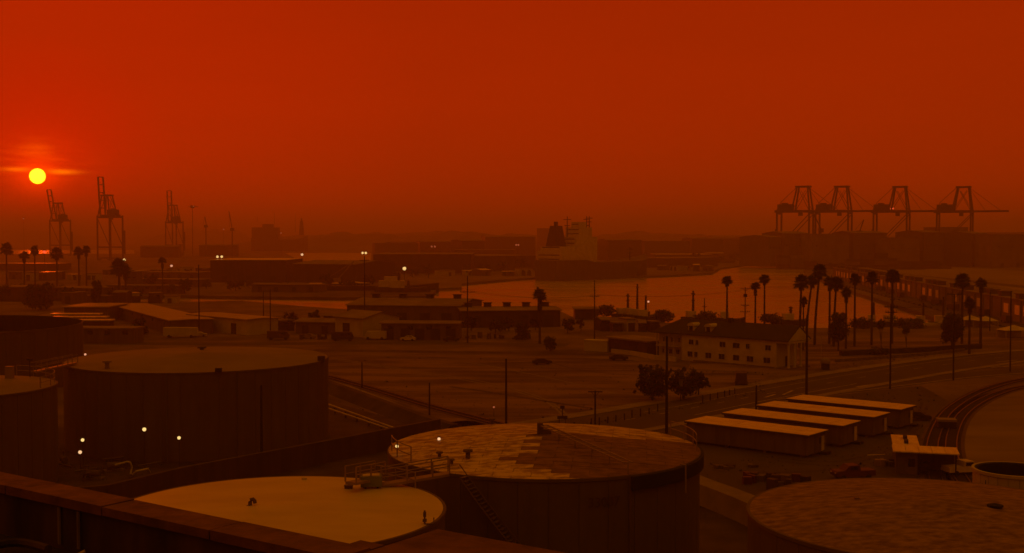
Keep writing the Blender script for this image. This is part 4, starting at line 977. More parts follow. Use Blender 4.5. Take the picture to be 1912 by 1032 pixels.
lamp('brightest lamp before the big tan roofed tank', 266, 803, 151, 'y', 7.5)
lamp('right hand lamp before the big tan roofed tank', 331, 819, 151, 'y', 6.5)
lamp('lamp on the left rim of the patchy plated roof', 740, 835, 96.5, 'y', 6.5, base=12.2)
lamp('lamp standing on the patchy plated roof near left rim', 819, 821, 101.5, 'w', 6, base=12.6)
lamp('tiny lamp on the vacant lot near the railway', 922, 761, 196, 'd', 4)
lamp('dim lamp near the second left crane foot', 45, 408, 1900, 'd', 3, base=0)
lamp('tiny lamp on hillside between small left derricks', 418, 428, 1700, 'd', 3)
lamp('tiny lamp below the silhouetted far ship', 525, 435, 1700, 'd', 3)
lamp('tiny pale lamp at the shore right of palms', 1790, 599, 418, 'w', 4)

# ---------------------------------------------------------------- cranes
def crane(lbl, px_, D, u, yaw, raised, sc=1, hz_=57, red=False, gauge=34):
    t = thing('container_crane', lbl, 'crane', (PX(px_, D), D, 0), yaw, 'ship to shore container cranes', sc)
    m_ = M['steel']; g2 = gauge / 2; zt_ = hz_ + 26
    for x_ in (-g2, g2):
        for y_ in (-9, 9): MB().beam((x_, y_, 1.5), (x_, y_, hz_), 1.7, 1.5).build('leg', m_, t)
        MB().beam((x_, -10, 3), (x_, 10, 3), 1.6).build('sill_beam', m_, t)
        MB().beam((x_, -9, hz_ - 2), (x_, 9, hz_ - 2), 1.8, 2.2).build('cross_beam', m_, t)
    for y_ in (-9, 9):
        MB().beam((-g2, y_, 17), (g2, y_, 17), 1.3, 1.6).build('portal_beam', m_, t)
        MB().beam((-g2, y_, 18), (g2, y_, hz_ - 3), .7).build('brace', m_, t)
    for x_ in (-g2, g2):
        for y_ in (-7, 7):
            MB().cbox(x_, y_, 0, 1.4, 4.5, 1.6).build('bogie', m_, t)
    gb = MB()
    for y_ in (-3.5, 3.5): gb.beam((-g2 - 4, y_, hz_), (g2 + 2, y_, hz_), 1.2, 2.6)
    for k in range(6): gb.beam((-g2 - 3 + k * 7.2, -3.5, hz_), (-g2 - 3 + k * 7.2, 3.5, hz_), .6)
    gb.build('girder', m_, t)
    ax = g2 - 8
    for y_ in (-1, 1):
        MB().beam((g2, y_ * 8, hz_), (g2 - 3, y_ * 4, zt_), 1.3).build('apex_leg', m_, t)
        MB().beam((g2 - 19, y_ * 8, hz_), (g2 - 14, y_ * 4, zt_), 1.3).build('apex_leg', m_, t)
        MB().beam((g2 - 19, y_ * 8, hz_), (g2 - 5, y_ * 4, zt_ - 4), .45).beam((g2, y_ * 8, hz_), (g2 - 12, y_ * 4, zt_ - 4), .45).build('apex_brace', m_, t)
    MB().box(g2 - 16, -5, zt_ - 1, g2 - 1, 5, zt_ + .8).build('apex_platform', m_, t)
    MB().beam((g2 - 15, 0, zt_), (-g2 + 2, 0, hz_ + 10), .5).beam((-g2 + 2, 0, hz_ + 10), (-g2 - 3, 0, hz_ + 1), .5).build('back_stay', m_, t)
    MB().box(-g2 - 1, -4, hz_ + 1.3, -g2 + 15, 4, hz_ + 7.5).box(-g2 + 3, -2, hz_ + 7.5, -g2 + 9, 2, hz_ + 9).build('machinery_house', m_, t)
    bb = MB(); L_b = 50 if raised else 34; a = R(raised) if raised else 0
    hx, hz0 = g2 + 2, hz_
    def bp(s_, y_): return (hx + s_ * cos(a), y_, hz0 + s_ * sin(a))
    for y_ in (-3.5, 3.5): bb.beam(bp(0, y_), bp(L_b, y_), 1.2, 1.9)
    for k in range(6 if raised else 5): bb.beam(bp(L_b * k / 5, -3.5), bp(L_b * k / 5, 3.5), 1.0)
    bb.build('boom', m_, t)
    if not raised:
        MB().beam((g2 - 4, 0, zt_), bp(L_b * .8, 0), .4).beam((g2 - 4, 0, zt_), bp(L_b * .35, 0), .35).build('forestay', m_, t)
    else:
        MB().beam((g2 - 4, 0, zt_), bp(L_b * .6, 0), .5).build('forestay', m_, t)
    MB().box(g2 - 12, -6.5, hz_ - 5, g2 - 8, -3, hz_ - 1.5).build('cabin', m_, t)
    MB().cbox(-g2, -11, 8, 2.5, 2, 30).build('stair_tower', m_, t)
    if red:
        for x_ in (-g2 + 16.5, -g2 + 19.5): MB().lathe([(.01, -1.0), (1.0, 0), (.01, 1.0)], 8, 0, 0).build('warning_light', LC['r'], t).location = (x_, -6, hz_ + 3)
    return t
Y0 = R(-28)
crane('leftmost of the four boom down cranes at right', 1484, 1250, 1, Y0, 0)
crane('second of the four boom down cranes at right', 1556, 1250, 1, Y0, 0)
crane('third boom down crane carrying two red warning lights', 1664, 1255, 1, Y0, 0, red=True)
crane('rightmost of the four boom down cranes at right', 1782, 1260, 1, Y0, 0)
crane('hazy raised boom crane just below the sun', 113, 1850, 1, R(180 - 40), 72, gauge=30)
crane('darkest raised boom crane with ladder boom at left', 206, 1500, 1, R(180 - 42), 84, gauge=30)
crane('faint raised boom crane third from left', 326, 1900, 1, R(180 - 50), 86, gauge=26, hz_=55)
def derrick(lbl, px_, base_y, D, pts, name='harbour_derrick', r=.8, m_='steel'):
    t = thing(name, lbl, 'derrick', (PX(px_, D), D, 0), 0, 'small derricks')
    z0 = PZ(base_y, D)
    a = Vector(((pts[0][0] - px_) / F * D, 0, PZ(pts[0][1], D)))
    MB().tube([(0, 0, 0), (0, 0, a.z)], [r * 1.2, r], 6).build('mast', M[m_], t)
    MB().cbox(0, 0, max(0, a.z - 2), 5, 4, 4).build('cab', M[m_], t)
    P_ = [Vector(((q[0] - px_) / F * D, 0, PZ(q[1], D))) for q in pts]
    MB().tube(P_, r * .8, 5).build('jib', M[m_], t)
    MB().beam(P_[-1], (-4, 0, a.z + 3), .3).build('stay', M[m_], t)
    return t
derrick('small hammerhead derrick with lamp right of faint crane', 360, 425, 1800, [(352, 386), (371, 386)], r=.45)
derrick('thin leaning derrick right of the left cranes', 434, 432, 1700, [(434, 428), (428, 394)])
derrick('tiny derrick stub left of thin leaning derrick', 385, 425, 1800, [(386, 422), (383, 404)])
derrick('short leaning derrick between the right hand cranes', 1604, 440, 1200, [(1604, 434), (1612, 410)])
derrick('dark double derrick under the first right crane boom', 1532, 440, 1180, [(1534, 430), (1519, 400)])
derrick('pale raked jib crane over the dark channel barge', 628, 530, 740, [(628, 525), (660, 488)], r=.55, m_='rail')
t = thing('crane_lamp_mast', 'dim red lamp on top of the hammerhead derrick', 'lamp', (PX(362, 1795), 1795, PZ(385, 1795)))
MB().lathe([(.01, -1.2), (1.2, 0), (.01, 1.2)], 8).build('lamp_head', LC['d'], t); MB().cbox(0, 0, -1.6, .5, .5, .8).build('bracket', M['steel'], t)

# ---------------------------------------------------------------- ships
def ship(lbl, px_, D, yaw, L_, B_, dk, dark='dark', top='white', z0=W0, blocks=(), funnel=None, masts=(), name='cargo_ship', group=None, cat='ship'):
    t = thing(name, lbl, cat, (PX(px_, D), D, z0), yaw, group)
    dk -= z0; vs = []; fs = []; n_ = 16
    for i in range(n_ + 1):
        s_ = i / n_; x = s_ * L_; wt = B_ / 2 * min(1, (1 - s_) * 5 + .03) ** .6 * min(1, .75 + s_ * 4); wb = wt * (.85 if s_ < .8 else .5)
        zz = dk + (max(0, s_ - .75) * 4) ** 2 * dk * .35 + (.12 * dk if s_ < .28 else 0)
        vs += [(x, -wb, 0), (x, -wt, zz), (x, wt, zz), (x, wb, 0)]
    for i in range(n_):
        for q in range(3): fs.append((i * 4 + q, (i + 1) * 4 + q, (i + 1) * 4 + q + 1, i * 4 + q + 1))
    fs += [(0, 1, 2, 3)]
    MB().add(vs, fs).build('hull', M[dark], t)
    ed = MB()
    for (x0, x1, hw, a, b_) in blocks:
        o = MB().box(x0, -hw, a - z0, x1, hw, b_ - z0).build('superstructure', M[top], t)
        k = a - z0 + 2.0
        while k < b_ - z0 - .5:
            MB().box(x0 - .06, -hw * .85, k, x0 - .01, hw * .85, k + .7).build('window_row', M['glass'], o); k += 3.0
    if funnel:
        x0, x1, hw, a, b_ = funnel; a -= z0; b_ -= z0; i_ = (x1 - x0) * .18
        MB().add([(x0, -hw, a), (x1, -hw, a), (x1, hw, a), (x0, hw, a), (x0 + i_ * 1.3, -hw * .62, b_), (x1 - i_, -hw * .62, b_), (x1 - i_, hw * .62, b_), (x0 + i_ * 1.3, hw * .62, b_)], [(3, 2, 1, 0), (4, 5, 6, 7), (0, 1, 5, 4), (1, 2, 6, 5), (2, 3, 7, 6), (3, 0, 4, 7)]).tube([((x0 + x1) / 2, 0, b_), ((x0 + x1) / 2, 0, b_ + (b_ - a) * .2)], hw * .3, 8).build('funnel', M['steel'], t)
    for (x, a, b_, w_) in masts:
        a -= z0; b_ -= z0
        MB().tube([(x, 0, a), (x, 0, b_)], [.5, .3], 6).beam((x, -w_, b_ - (b_ - a) * .15), (x, w_, b_ - (b_ - a) * .15), .5).beam((x, -w_ * .7, b_ - (b_ - a) * .45), (x, w_ * .7, b_ - (b_ - a) * .45), .5).build('mast', M['steel'], t)
    return t
ship('big dark hulled ship with white superstructure and dark funnel', 1018, 850, R(46), 118, 30, 11.5, 'wallm',
     blocks=((4, 44, 12, 11.5, 20), (6, 24, 10, 20, 23), (22, 46, 10.5, 20, 30), (30, 44, 7, 30, 37), (33, 41, 4, 37, 41)), funnel=(6, 17, 5, 23, 38), masts=((24, 30, 45, 3.5), (46, 30, 45.5, 3), (49, 36, 45.5, 3), (98, 12, 22, 3)))
ship('faint silhouetted ship behind the left shore', 470, 2500, R(4), 118, 26, 24, 'steel', 'dark', W0,
     blocks=((2, 58, 12, 24, 50), (24, 46, 9, 50, 57)), funnel=(100, 110, 5, 34, 64), masts=((48, 57, 82, 3), (92, 40, 80, 2), (12, 62, 74, 2)))
ship('long low dark barge lying in the left channel', 502, 660, R(4), 95, 16, 2.6, name='barge', cat='barge')
ship('tugboat with pale wheelhouse moored against the dark barge', 700, 640, R(4), 30, 9, 2.4, name='tugboat', cat='tugboat', blocks=((2, 16, 3.6, 2.4, 6.2), (5, 12, 2.8, 6.2, 8.4)), funnel=(17, 19, .8, 2.4, 6.0), masts=((13, 6, 11, 1),))
def quayship(): pass
GB = 'small boats at the near shore'
for (px_, D, L_, mh, lb_) in ((1145, 446, 16, 6, 'workboat with low cabin leftmost among the near boats'), (1163, 442, 14, 10, 'boat with tall thin mast near the shore sheds'), (1182, 436, 12, 6, 'boat with boxy wheelhouse right of the tall masted one'),
        (1275, 428, 11, 8, 'small masted boat behind the hipped house roof'), (1335, 424, 11, 5, 'low boat behind the second dormer'), (1455, 414, 12, 3, 'low boat behind the right part of the house'), (1645, 405, 12, 7, 'masted boat between the palms and three armed pole'),
        (1700, 405, 11, 5, 'white hulled boat right of the three armed pole'), (1735, 405, 12, 7, 'masted boat near the leafy tree at right'), (1610, 408, 10, 5, 'small boat under the straight trunked palm')):
    ship(lb_, px_, D, R(random.uniform(-25, 25)), L_, 3.6, 1.0 - .4, dark='dark' if 'white' not in lb_ else 'white', name='moored_boat', cat='boat', group=GB, blocks=((2, L_ * .45, 1.3, .6, 3.0),), masts=((L_ * .4, 2.4, 2.4 + mh, 1.0),))

# ---------------------------------------------------------------- warehouses and sheds
GW = 'port sheds and warehouses'
def S_(lbl, a, b_, depth, h, name='warehouse', cat='warehouse', **k): return shed(name, lbl, cat, G(*a), G(*b_), depth, h, **k)
S_('long low roofed warehouse left half in front of the basin', (648, 605), (858, 608), 36, 6.6, rise=1.6, wall='wallm', roof='roofg', doors=5, vents=4)
S_('darker right half warehouse in front of the basin', (862, 612), (1046, 610), 22, 5.6, rise=.6, wall='walld', roof='roofg', doors=4, vents=5)
S_('small boxy shed at the shore right of dark warehouse', (1074, 596), (1117, 596), 12, 3.6, name='shed', cat='shed', wall='walld', roof='roofg', doors=1)
S_('long pale low shed below the long warehouse', (712, 634), (856, 635), 8, 4.8, rise=.5, name='shed', cat='shed', wall='wallm', roof='roofg', doors=5, wins=4)
S_('tall pale tent shaped shed left of long pale shed', (626, 625), (678, 630), 14, 5.6, rise=1.8, name='shed', cat='shed', wall='cream', roof='roofg', doors=1)
S_('pale low lean to left of the tent shaped shed', (552, 622), (628, 624), 12, 3.6, rise=.8, name='shed', cat='shed', wall='wallm', roof='roofg', doors=2)
S_('narrow pale shed between basin warehouse and tent shed', (604, 612), (690, 613), 8, 4.0, rise=.4, name='shed', cat='shed', wall='wallm', roof='roofg')
S_('pale roofed shed glowing orange right of the pole', (352, 614), (462, 626), 11, 4.8, rise=.3, name='shed', cat='shed', wall='cream', roof='roofm', doors=2)
S_('long diagonal pale roofed shed left of the camper', (206, 590), (318, 625), 13, 4.4, rise=.2, name='shed', cat='shed', wall='wallm', roof='roofm', wins=6)
S_('front low building with striped roof at left', (120, 640), (250, 641), 7, 4.0, name='building', cat='building', wall='wallm', roof='roofg', wins=4, over=.2)
for k, (yy, xx, w_) in enumerate(((632, 206, 0), (625, 196, 0), (618, 184, 0))):
    S_(['nearest', 'middle', 'farthest'][k] + ' of the three pale parallel roof strips at left', (96, yy - 1), (xx, yy - 1), 3.4, 5.1, name='canopy', cat='canopy', wall='walld', roof='roofw', over=.3, group='striped canopies at left')
S_('broad flat pale roofed hall behind striped canopies', (120, 600), (200, 600), 22, 5.0, name='hall', cat='hall', wall='wallm', roof='roofm', doors=2)
S_('low flat hall left of the diagonal shed', (70, 618), (120, 618), 12, 4.6, name='hall', cat='hall', wall='walld', roof='roofg')
S_('big dark warehouse with pale roof edge left of centre', (393, 527), (535, 527), 60, 14.6, wall='walld', roof='roofw', doors=3, group=GW)
S_('dark warehouse behind the raked jib crane', (548, 527), (664, 529), 55, 12.2, rise=2, wall='walld', roof='roofg', doors=2, group=GW)
S_('wide dark warehouse right of the shining far channel', (697, 510), (880, 510), 90, 15.5, wall='walld', roof='roofg', doors=6, group=GW)
S_('dark warehouse block left of the big ship', (884, 506), (1000, 504), 80, 13, wall='walld', roof='roofg', doors=4, group=GW)
S_('pale low quay shed in front of wide dark warehouse', (705, 524), (745, 524), 12, 5.5, wall='wallm', roof='roofg', name='shed', cat='shed', group=GW)
S_('low pale shed stretching left of big dark warehouse', (262, 520), (368, 521), 25, 4.5, wall='wallm', roof='roofg', name='shed', cat='shed', doors=5, group=GW)
S_('second low shed below the one left of dark warehouse', (248, 534), (366, 536), 15, 4.2, wall='wallm', roof='roofg', name='shed', cat='shed', doors=5, group=GW)
S_('third low pale shed on the channel bank at left', (200, 548), (330, 549), 10, 4.2, wall='wallm', roof='roofg', name='shed', cat='shed', wins=6, group=GW)
S_('small pale tower block on the channel bank at left', (236, 540), (256, 540), 10, 10, wall='wallm', roof='roofg', name='building', cat='building', wins=2, group=GW)
S_('long low shed at far left below the palms', (-40, 505), (110, 505), 30, 6.0, wall='walld', roof='roofm', name='shed', cat='shed', doors=4, group=GW)
S_('low dark sheds behind the far left tank', (-80, 560), (60, 560), 20, 6, wall='walld', roof='roofg', name='shed', cat='shed', doors=4, group=GW)
S_('low shed behind the column tree at left', (96, 556), (172, 558), 14, 5, wall='wallm', roof='roofg', name='shed', cat='shed', wins=4, group=GW)
S_('low pale quay shed on the channel bank centre', (470, 545), (600, 546), 10, 4.0, wall='wallm', roof='roofg', name='shed', cat='shed', doors=4, group=GW)
S_('low dark transit shed between ship and far shore', (1240, 500), (1340, 497), 40, 9, wall='walld', roof='roofg', doors=5, group=GW)
S_('pale roofed shed on the far shore right of ship', (1225, 487), (1330, 487), 60, 8, wall='walld', roof='roofw', doors=4, group=GW)
S_('pale roofed shed on the far shore left of crane row', (1330, 484), (1400, 484), 60, 8, wall='walld', roof='roofw', doors=4, group=GW)
S_('tall square block on the horizon left of the ship', (1003, 470), (1029, 470), 40, 47, wall='walld', roof='roofg', name='tower_block', cat='building', wins=3, group=GW)
S_('hazy block right of the horizon square block', (900, 474), (990, 474), 60, 25, wall='walld', roof='roofg', name='building', cat='building', group=GW)
S_('hazy long block beyond the double yellow lamp', (720, 478), (850, 478), 60, 22, wall='walld', roof='roofg', name='building', cat='building', group=GW)
S_('low dark hall behind the wide dark warehouse', (850, 488), (960, 488), 50, 14, wall='walld', roof='roofg', group=GW)
S_('hazy hall right of the big ship', (1130, 478), (1230, 478), 60, 22, wall='walld', roof='roofg', group=GW)
S_('hazy hall left of the right hand cranes', (1330, 470), (1450, 470), 60, 30, rise=3, wall='walld', roof='roofg', group=GW)
S_('pale hall behind the right hand cranes', (1660, 474), (1740, 474), 60, 26, wall='wallm', roof='roofg', group=GW)
S_('pale two storey terminal office at right', (1785, 497), (1835, 498), 30, 14, wall='cream', roof='roofg', name='office', cat='building', wins=5, group=GW)
S_('long pale terminal hall at the right edge', (1842, 497), (1990, 500), 40, 14, wall='wallm', roof='roofm', doors=4, group=GW)
S_('hazy block at the far right edge', (1830, 472), (1990, 474), 80, 38, wall='wallm', roof='roofg', name='building', cat='building', group=GW)
# transit shed on the right hand quay, with square openings and roof monitors
qa, qb = Vector((171, 352, 0)), Vector((232, 850, 0))
loc, rz, ql = frame(qa, qb)
t = thing('transit_shed', 'long quayside shed with pale square doors right of the basin', 'warehouse', (loc[0], loc[1], 0), rz)
MB().box(0, -22, 0, ql, 0, 7.6).build('wall', M['roofg'], t)
MB().box(-.5, -22.5, 7.6, ql + .5, .5, 8.0).build('roof', M['roofg'], t)
dm = MB().box(-2.8, -.02, 2.4, 2.8, .10, 5.8).mesh('door', M['roofw']); pm = MB().cbox(0, .2, 0, .9, .5, 7.5).mesh('pilaster', M['roofg'])
vm = MB().box(-2.2, -4, 8.0, 2.2, -.6, 9.6).box(-2.6, -4.4, 9.6, 2.6, -.2, 9.9).mesh('roof_monitor', M['wallm'])
nn = int(ql / 12)
for k in range(nn):
    link_mesh('pilaster', pm, t, (k * 12 + .5, 0, 0))
    if k not in (3, 7, 8, 13, 14, 18, 19, 23, 25, 28, 29, 33): link_mesh('door', dm, t, (k * 12 + 6.5 + (k * 7 % 5 - 2) * .7, 0, 0))
    if k % 4 != 2: link_mesh('roof_monitor', vm, t, (k * 12 + 6.5 + (k * 5 % 7 - 3) * .6, 0, 0))
me = MB().cbox(0, 0, -2.5, .8, .8, 3.2).mesh('pile', M['quay'])
t = thing('wharf_apron', 'dark timber wharf edge on piles along the right quay', 'wharf', (loc[0] - 13, loc[1] + 0, 0), rz)
MB().box(40, -11, -.5, ql, 0, .25).build('deck', M['quay'], t)
for k in range(40): link_mesh('pile', me, t, (42 + k * 11, -.2, 0))
# white market tents at the right shore
for (px_, py_, w_, lb_) in ((1812, 609, 7, 'white marquee left of the pair at the right shore'), (1840, 611, 6, 'white marquee right of the pair at the right shore'), (1893, 630, 8, 'glowing pale hut at the right frame edge')):
    p = G(px_, py_); t = thing('marquee', lb_, 'tent', (p.x, p.y, 0), R(8), 'pale tents on the right shore')
    for x_ in (-w_ / 2, w_ / 2):
        for y_ in (-2.5, 2.5): MB().cbox(x_, y_, 0, .15, .15, 2.3).build('pole', M['white'], t)
    h2 = w_ / 2 + .2; MB().add([(-h2, -2.7, 2.3), (h2, -2.7, 2.3), (h2, 2.7, 2.3), (-h2, 2.7, 2.3), (0, 0, 3.8)], [(0, 1, 4), (1, 2, 4), (2, 3, 4), (3, 0, 4), (3, 2, 1, 0)]).build('canopy', M['white'], t)
    MB().box(-w_ / 2 + .1, 2.3, 0, w_ / 2 - .1, 2.45, 2.25).build('side_panel', M['white'], t)
wall('low pale retaining wall along the lawn right of the cistern', [G(1560, 676), G(1640, 670), G(1720, 664), G(1800, 655)], .5, .7, 'concrete', 'wall', 'retaining_wall')
wall('dark low hedge wall beneath the right hand palms', [G(1570, 664), G(1660, 660), G(1760, 655), G(1830, 650)], 1.4, 1.3, 'leaf', 'hedge', 'clipped_hedge')
# lamp columns on the terminal apron, containers
cont = []
def container(x, y, z, rz, m_, lbl):
    o = link_mesh('shipping_container', CM[m_], None, (x, y, z), rz); o['label'] = lbl; o['category'] = 'container'; o['group'] = 'stacked shipping containers'; return o
def cmesh(m_):
    mb = MB().box(-6.1, -1.2, .1, 6.1, 1.2, 2.55)
    for x_ in (-6.05, 6.05):
        for y_ in (-1.18, 1.18): mb.cbox(x_, y_, 0, .2, .2, 2.6)
    for k in range(10): mb.box(-5.7 + k * 1.2, -1.26, .2, -5.3 + k * 1.2, -1.2, 2.45)
    return mb.mesh('shipping_container', M[m_])
CM = [cmesh('walld'), cmesh('wallm'), cmesh('redp'), cmesh('roofg')]
rnd = random.Random(5)
TI = ['bottom', 'second tier', 'third tier', 'fourth tier', 'fifth tier', 'sixth tier']
for (px0, px1, D, maxh, where) in ((1462, 1520, 1080, 5, 'stack under the leftmost boom down crane'), (1540, 1582, 1090, 4, 'stack under the second boom down crane'), (1592, 1652, 1050, 6, 'stack between second and third cranes'), (1662, 1720, 1080, 4, 'stack right of the third crane'), (1738, 1770, 1100, 3, 'stack left of the last crane'), (1300, 1370, 1350, 3, 'stack beyond the far shore sheds')):
    x = PX(px0, D); ci = 0
    while x < PX(px1, D):
        hcol = rnd.randint(max(1, maxh - 2), maxh)
        for k in range(hcol): container(x, D + rnd.uniform(-.3, .3), k * 2.62, 0, rnd.choice([0, 0, 0, 1, 1, 3, 2]), TI[k] + ' container in column ' + ['one', 'two', 'three', 'four'][min(ci, 3)] + ' of the ' + where)
        x += 12.6; ci += 1
# tall halls below the right hand cranes, wall colours made paler to look hazier
for (x0, x1, ty, D, w_, lb_) in ((1436, 1462, 439, 1180, 'walld', 'low hazy hall left of the first right hand crane'), (1463, 1514, 432, 1190, 'walld', 'tall hazy hall beneath the first right hand crane'), (1516, 1590, 433, 1170, 'wallm', 'broad hazy hall beneath the second right hand crane'),
        (1594, 1660, 431, 1180, 'walld', 'dark hazy hall left of the third right hand crane'), (1662, 1722, 440, 1160, 'wallm', 'pale hazy hall beneath the third right hand crane'), (1724, 1768, 430, 1180, 'walld', 'hazy hall left of the last right hand crane'),
        (1770, 1812, 421, 1350, 'wallm', 'tall pale hazy block beneath the last right hand crane'), (1814, 1850, 432, 1180, 'walld', 'hazy hall right of the last crane legs'), (1852, 1960, 434, 1150, 'wallm', 'wide hazy hall at the right edge below horizon')):
    z_ = PZ(ty, D); a_, b_ = Vector((PX(x0, D), D, 0)), Vector((PX(x1, D), D + 8, 0))
    shed('port_hall', lb_, 'hall', a_, b_, 45, z_ - 2, rise=2.2 if w_ == 'walld' else 0, wall='wallm' if w_ == 'walld' else 'roofg', roof='roofg', doors=3, wins=4, group='hazy halls below the cranes')
# long dark band of halls on the middle shore
for (x0, x1, ty, D, w_, lb_) in ((862, 905, 447, 1500, 'walld', 'hazy hall just left of the horizon block'), (906, 1000, 440, 1700, 'walld', 'long hazy hall touching the horizon block'), (700, 780, 452, 1500, 'wallm', 'hazy hall above the bright yellow lamp'), (784, 858, 449, 1600, 'walld', 'hazy hall above the wide dark warehouse'),
         (1136, 1200, 446, 1500, 'walld', 'hazy hall right of the ship masts'), (1204, 1290, 448, 1600, 'wallm', 'pale hazy hall further right of the ship'), (1292, 1380, 443, 1700, 'walld', 'long hazy hall in mid horizon right'), (1384, 1434, 445, 1500, 'wallm', 'hazy hall left of the crane halls'),
        (262, 330, 458, 1700, 'walld', 'hazy hall left of the faint crane'), (372, 440, 456, 1800, 'walld', 'hazy hall below the thin leaning derrick')):
    z_ = PZ(ty, D); a_, b_ = Vector((PX(x0, D), D, 0)), Vector((PX(x1, D), D + 10, 0))
    shed('port_hall', lb_, 'hall', a_, b_, 50, z_ - 1.5, rise=1.5 if w_ == 'walld' else 0, wall=w_, roof='roofg', doors=3, group='hazy halls on the far shore')
# rows of small sheds on the left shore and yards
def row(where, x0, x1, y, n_, h0, h1, dep, seed):
    r_ = random.Random(seed); w_ = (x1 - x0) / n_
    for k in range(n_):
        a = x0 + w_ * k + r_.uniform(0, w_ * .25); b_ = a + w_ * r_.uniform(.45, .75); yy = y + r_.uniform(-1.5, 1.5)
        shed('storage_shed', ORD[k] + ' small shed ' + where, 'shed', G(a, yy), G(b_, yy + r_.uniform(-.6, .6)), dep * r_.uniform(.6, 1.3), r_.uniform(h0, h1), rise=r_.choice([0, 0, .8]), wall=r_.choice(['walld', 'wallm', 'cream']), roof=r_.choice(['roofg', 'roofg', 'roofw']), doors=r_.choice([1, 2]), wins=r_.choice([0, 2]), group='small sheds ' + where, over=.3)
row('on the channel bank left of the dark warehouse', 190, 392, 513, 7, 3.5, 6, 12, 3)
row('under the left shore palms', -20, 190, 522, 7, 3.5, 6, 10, 4)
row('between tank and channel at left', 110, 340, 566, 7, 3, 5, 8, 5)
row('on the bank below the raked jib crane', 545, 700, 541, 5, 2.5, 4, 7, 6)
row('on the dock in front of the big ship', 830, 1000, 515, 5, 3, 6, 14, 7)
row('on the far shore behind the ship bow', 1225, 1340, 505, 5, 3, 6, 14, 8)
row('along the foot of the centre yards', 470, 560, 617, 4, 2.2, 3.4, 5, 9)
row('beside the basin shore right of the boxy shed', 1120, 1240, 618, 5, 2.4, 3.8, 6, 10)
row('on the terminal apron at right', 1600, 1780, 492, 6, 4, 9, 20, 11)
# small low port buildings scattered over the hazy flat land
rs_ = random.Random(21); kk = 0
col_ = ['tan walled', 'dark walled', 'low dark', 'squat', 'long flat']
# ---------------------------------------------------------------- scrub, dirt and small trees that break up the open ground
def scrub(name, polys, n_, seed, hs=(.15, .6)):
    r_ = random.Random(seed); mb = MB()
    for k in range(n_):
        a, b_, c_, d = r_.choice(polys); u, v = r_.random(), r_.random()
        p = a.lerp(b_, u).lerp(d.lerp(c_, u), v); hh = r_.uniform(*hs) * (2 if r_.random() < .08 else 1)
        for q in range(4):
            e = Vector((r_.gauss(0, 1), r_.gauss(0, 1), 0)) * hh * .9; w_ = Vector((-e.y, e.x, 0)) * .35
            mb.add([p - w_, p + w_, p + e * .6 + w_ * .3 + Vector((0, 0, hh * r_.uniform(.5, 1)))], [(0, 1, 2)])
    o = mb.build(name, M['leaf'], kind='stuff'); return o
Q = lambda *p: tuple(G(a, b_) for a, b_ in p)
o = scrub('scrub', [Q((600, 662), (1000, 666), (960, 790), (700, 730)), Q((960, 668), (1290, 690), (1120, 770), (960, 790)), Q((600, 700), (760, 730), (800, 790), (610, 770))], 650, 3, (.06, .22))
o2 = scrub('weeds', [Q((1085, 800), (1430, 733), (1430, 727), (1085, 792)), Q((1290, 690), (1500, 698), (1500, 712), (1400, 724)), Q((1560, 690), (1760, 668), (1760, 660), (1560, 676)), Q((1430, 760), (1720, 722), (1790, 740), (1720, 770))], 700, 4, (.06, .22))
o3 = scrub('yard_weeds', [Q((1310, 905), (1700, 870), (1700, 830), (1310, 865)), Q((1700, 900), (1790, 900), (1760, 790), (1710, 790)), Q((120, 860), (420, 845), (420, 880), (150, 900))], 500, 5, (.06, .22))
for k, (pts, w_) in enumerate((([(620, 668), (760, 690), (900, 712), (1010, 742), (1060, 775)], .5), ([(630, 672), (770, 694), (905, 717), (1012, 747), (1055, 780)], .5), ([(1000, 668), (1080, 690), (1180, 700), (1280, 700)], .6), ([(700, 664), (840, 672), (1000, 700), (1150, 735)], .5),
                             ([(1420, 852), (1560, 862), (1640, 838), (1700, 800), (1722, 750)], .5), ([(1425, 858), (1565, 869), (1648, 845), (1708, 806), (1732, 755)], .5), ([(1330, 878), (1450, 882), (1580, 878), (1720, 893)], .6))):
    struct('wheel_ruts', strip(smooth_path([G(a, b_) for a, b_ in pts], 6), w_, .028 + .001 * k), M['pave' if k in (0, 1, 3) else 'yard'])
for k, (pts, w_) in enumerate((([(1296, 775), (1432, 747), (1600, 716)], .25), ([(1200, 770), (1300, 752), (1432, 726), (1600, 697), (1760, 673), (1912, 655)], .2), ([(1428, 742), (1448, 736)], .5), ([(1462, 737), (1480, 729)], .5), ([(1600, 722), (1660, 714)], .8), ([(1850, 686), (1912, 681)], .6), ([(1860, 676), (1900, 672)], .5))):
    struct('road_marking', strip(smooth_path([G(a, b_) for a, b_ in pts], 4), w_, .026 + .001 * k), M['paintline'])
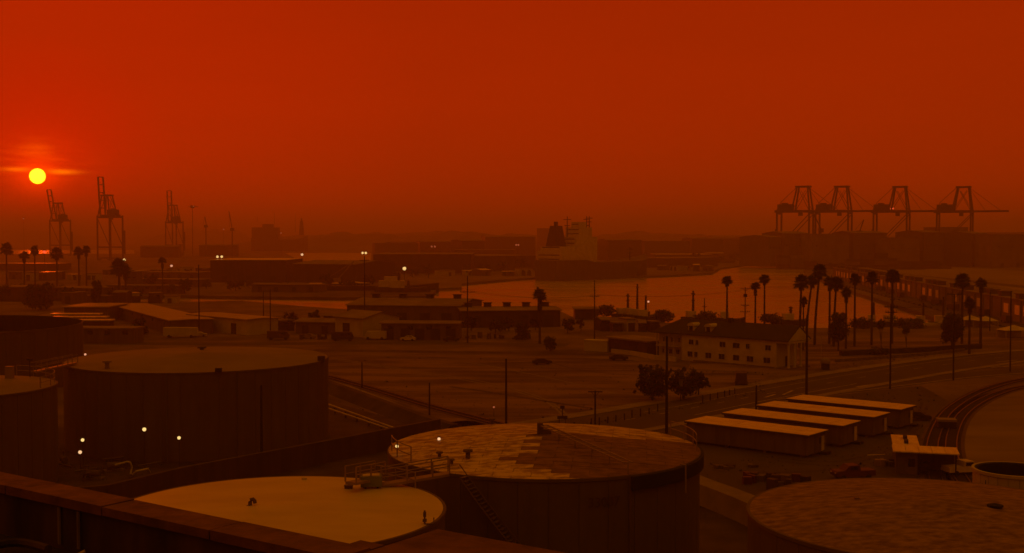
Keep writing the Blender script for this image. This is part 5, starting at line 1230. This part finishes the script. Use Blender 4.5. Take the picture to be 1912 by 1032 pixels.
# small trees and bushes on the hazy land, sharing three crowns
def crown_mesh(seed, w, h, n_, ls):
    rnd = random.Random(seed); cl = [(rnd.gauss(0, .22) * w, rnd.gauss(0, .2) * w, h * rnd.uniform(.3, .85), w * rnd.uniform(.1, .26)) for _ in range(16)]; mb = MB()
    for k in range(n_):
        c_ = rnd.choice(cl); u = Vector((rnd.gauss(0, 1), rnd.gauss(0, 1), rnd.gauss(0, 1))).normalized() * c_[3] * rnd.random() ** .4
        q = Vector(c_[:3]) + u; a = Vector((rnd.gauss(0, 1), rnd.gauss(0, 1), rnd.gauss(0, 1))).normalized(); b_ = a.orthogonal(); s_ = ls * rnd.uniform(.6, 1.3)
        mb.add([q - a * s_, q + b_ * s_ * .5, q + a * s_, q - b_ * s_ * .5], [(0, 1, 2, 3)])
    return mb.mesh('crown', M['leaf'])
CR = [crown_mesh(1, 6, 6, 420, .5), crown_mesh(2, 8, 5, 420, .55), crown_mesh(3, 5, 8, 420, .5)]
TK = MB().tube([(0, 0, 0), (.1, 0, 3)], [.22, .12], 6).mesh('trunk', M['bark'])
def trees(where, spots, seed, sc=1.0):
    r_ = random.Random(seed)
    for k, (a, b_) in enumerate(spots):
        p = G(a, b_); t = thing('small_tree', ORD[k] + ' small dark tree ' + where, 'tree', (p.x, p.y, 0), r_.uniform(0, 6), 'small trees ' + where, sc * r_.uniform(.7, 1.25))
        link_mesh('crown', r_.choice(CR), t); link_mesh('trunk', TK, t)
trees('from the left between the left sheds', [(8, 560), (30, 548), (60, 552), (108, 545), (128, 566), (150, 552), (205, 556), (262, 560), (285, 545), (318, 552)], 1, 1.1)
trees('from the left along the channel bank', [(345, 548), (385, 540), (440, 543), (465, 538), (530, 541), (612, 543), (655, 541), (690, 538)], 2, 1.1)
trees('from the left on the dock left of the ship', [(770, 517), (800, 519), (838, 514), (868, 512), (905, 512), (940, 510), (975, 508)], 3, 1.4)
trees('from the left on the far shore', [(1238, 494), (1262, 498), (1300, 495), (1342, 490), (1372, 488), (1410, 486), (1440, 485), (1480, 485)], 4, 1.8)
trees('from the left in front of the centre warehouses', [(545, 616), (590, 612), (700, 618), (880, 618), (925, 622), (950, 618), (1000, 616), (1060, 622), (1085, 618)], 5, .7)
trees('from the left on the apron behind the transit shed', [(1620, 486), (1680, 486), (1745, 488), (1775, 486), (1842, 492), (1880, 494)], 6, 1.8)
# busy quay: trucks, bollards, crates in front of the transit shed
for k in range(9):
    dd = 375 + k * 34; xx = qa.x + (qb.x - qa.x) * (dd - qa.y) / (qb.y - qa.y) - 6
    car('quay_truck', ORD[k] + ' dark truck from the near end of the wharf', 'truck', Vector((xx + (k % 3 - 1) * 1.6, dd, 0)), R(75 + (k * 37) % 30), ['walld', 'walld', 'dark'][k % 3], 'van', 'trucks parked on the wharf').location.z = .25
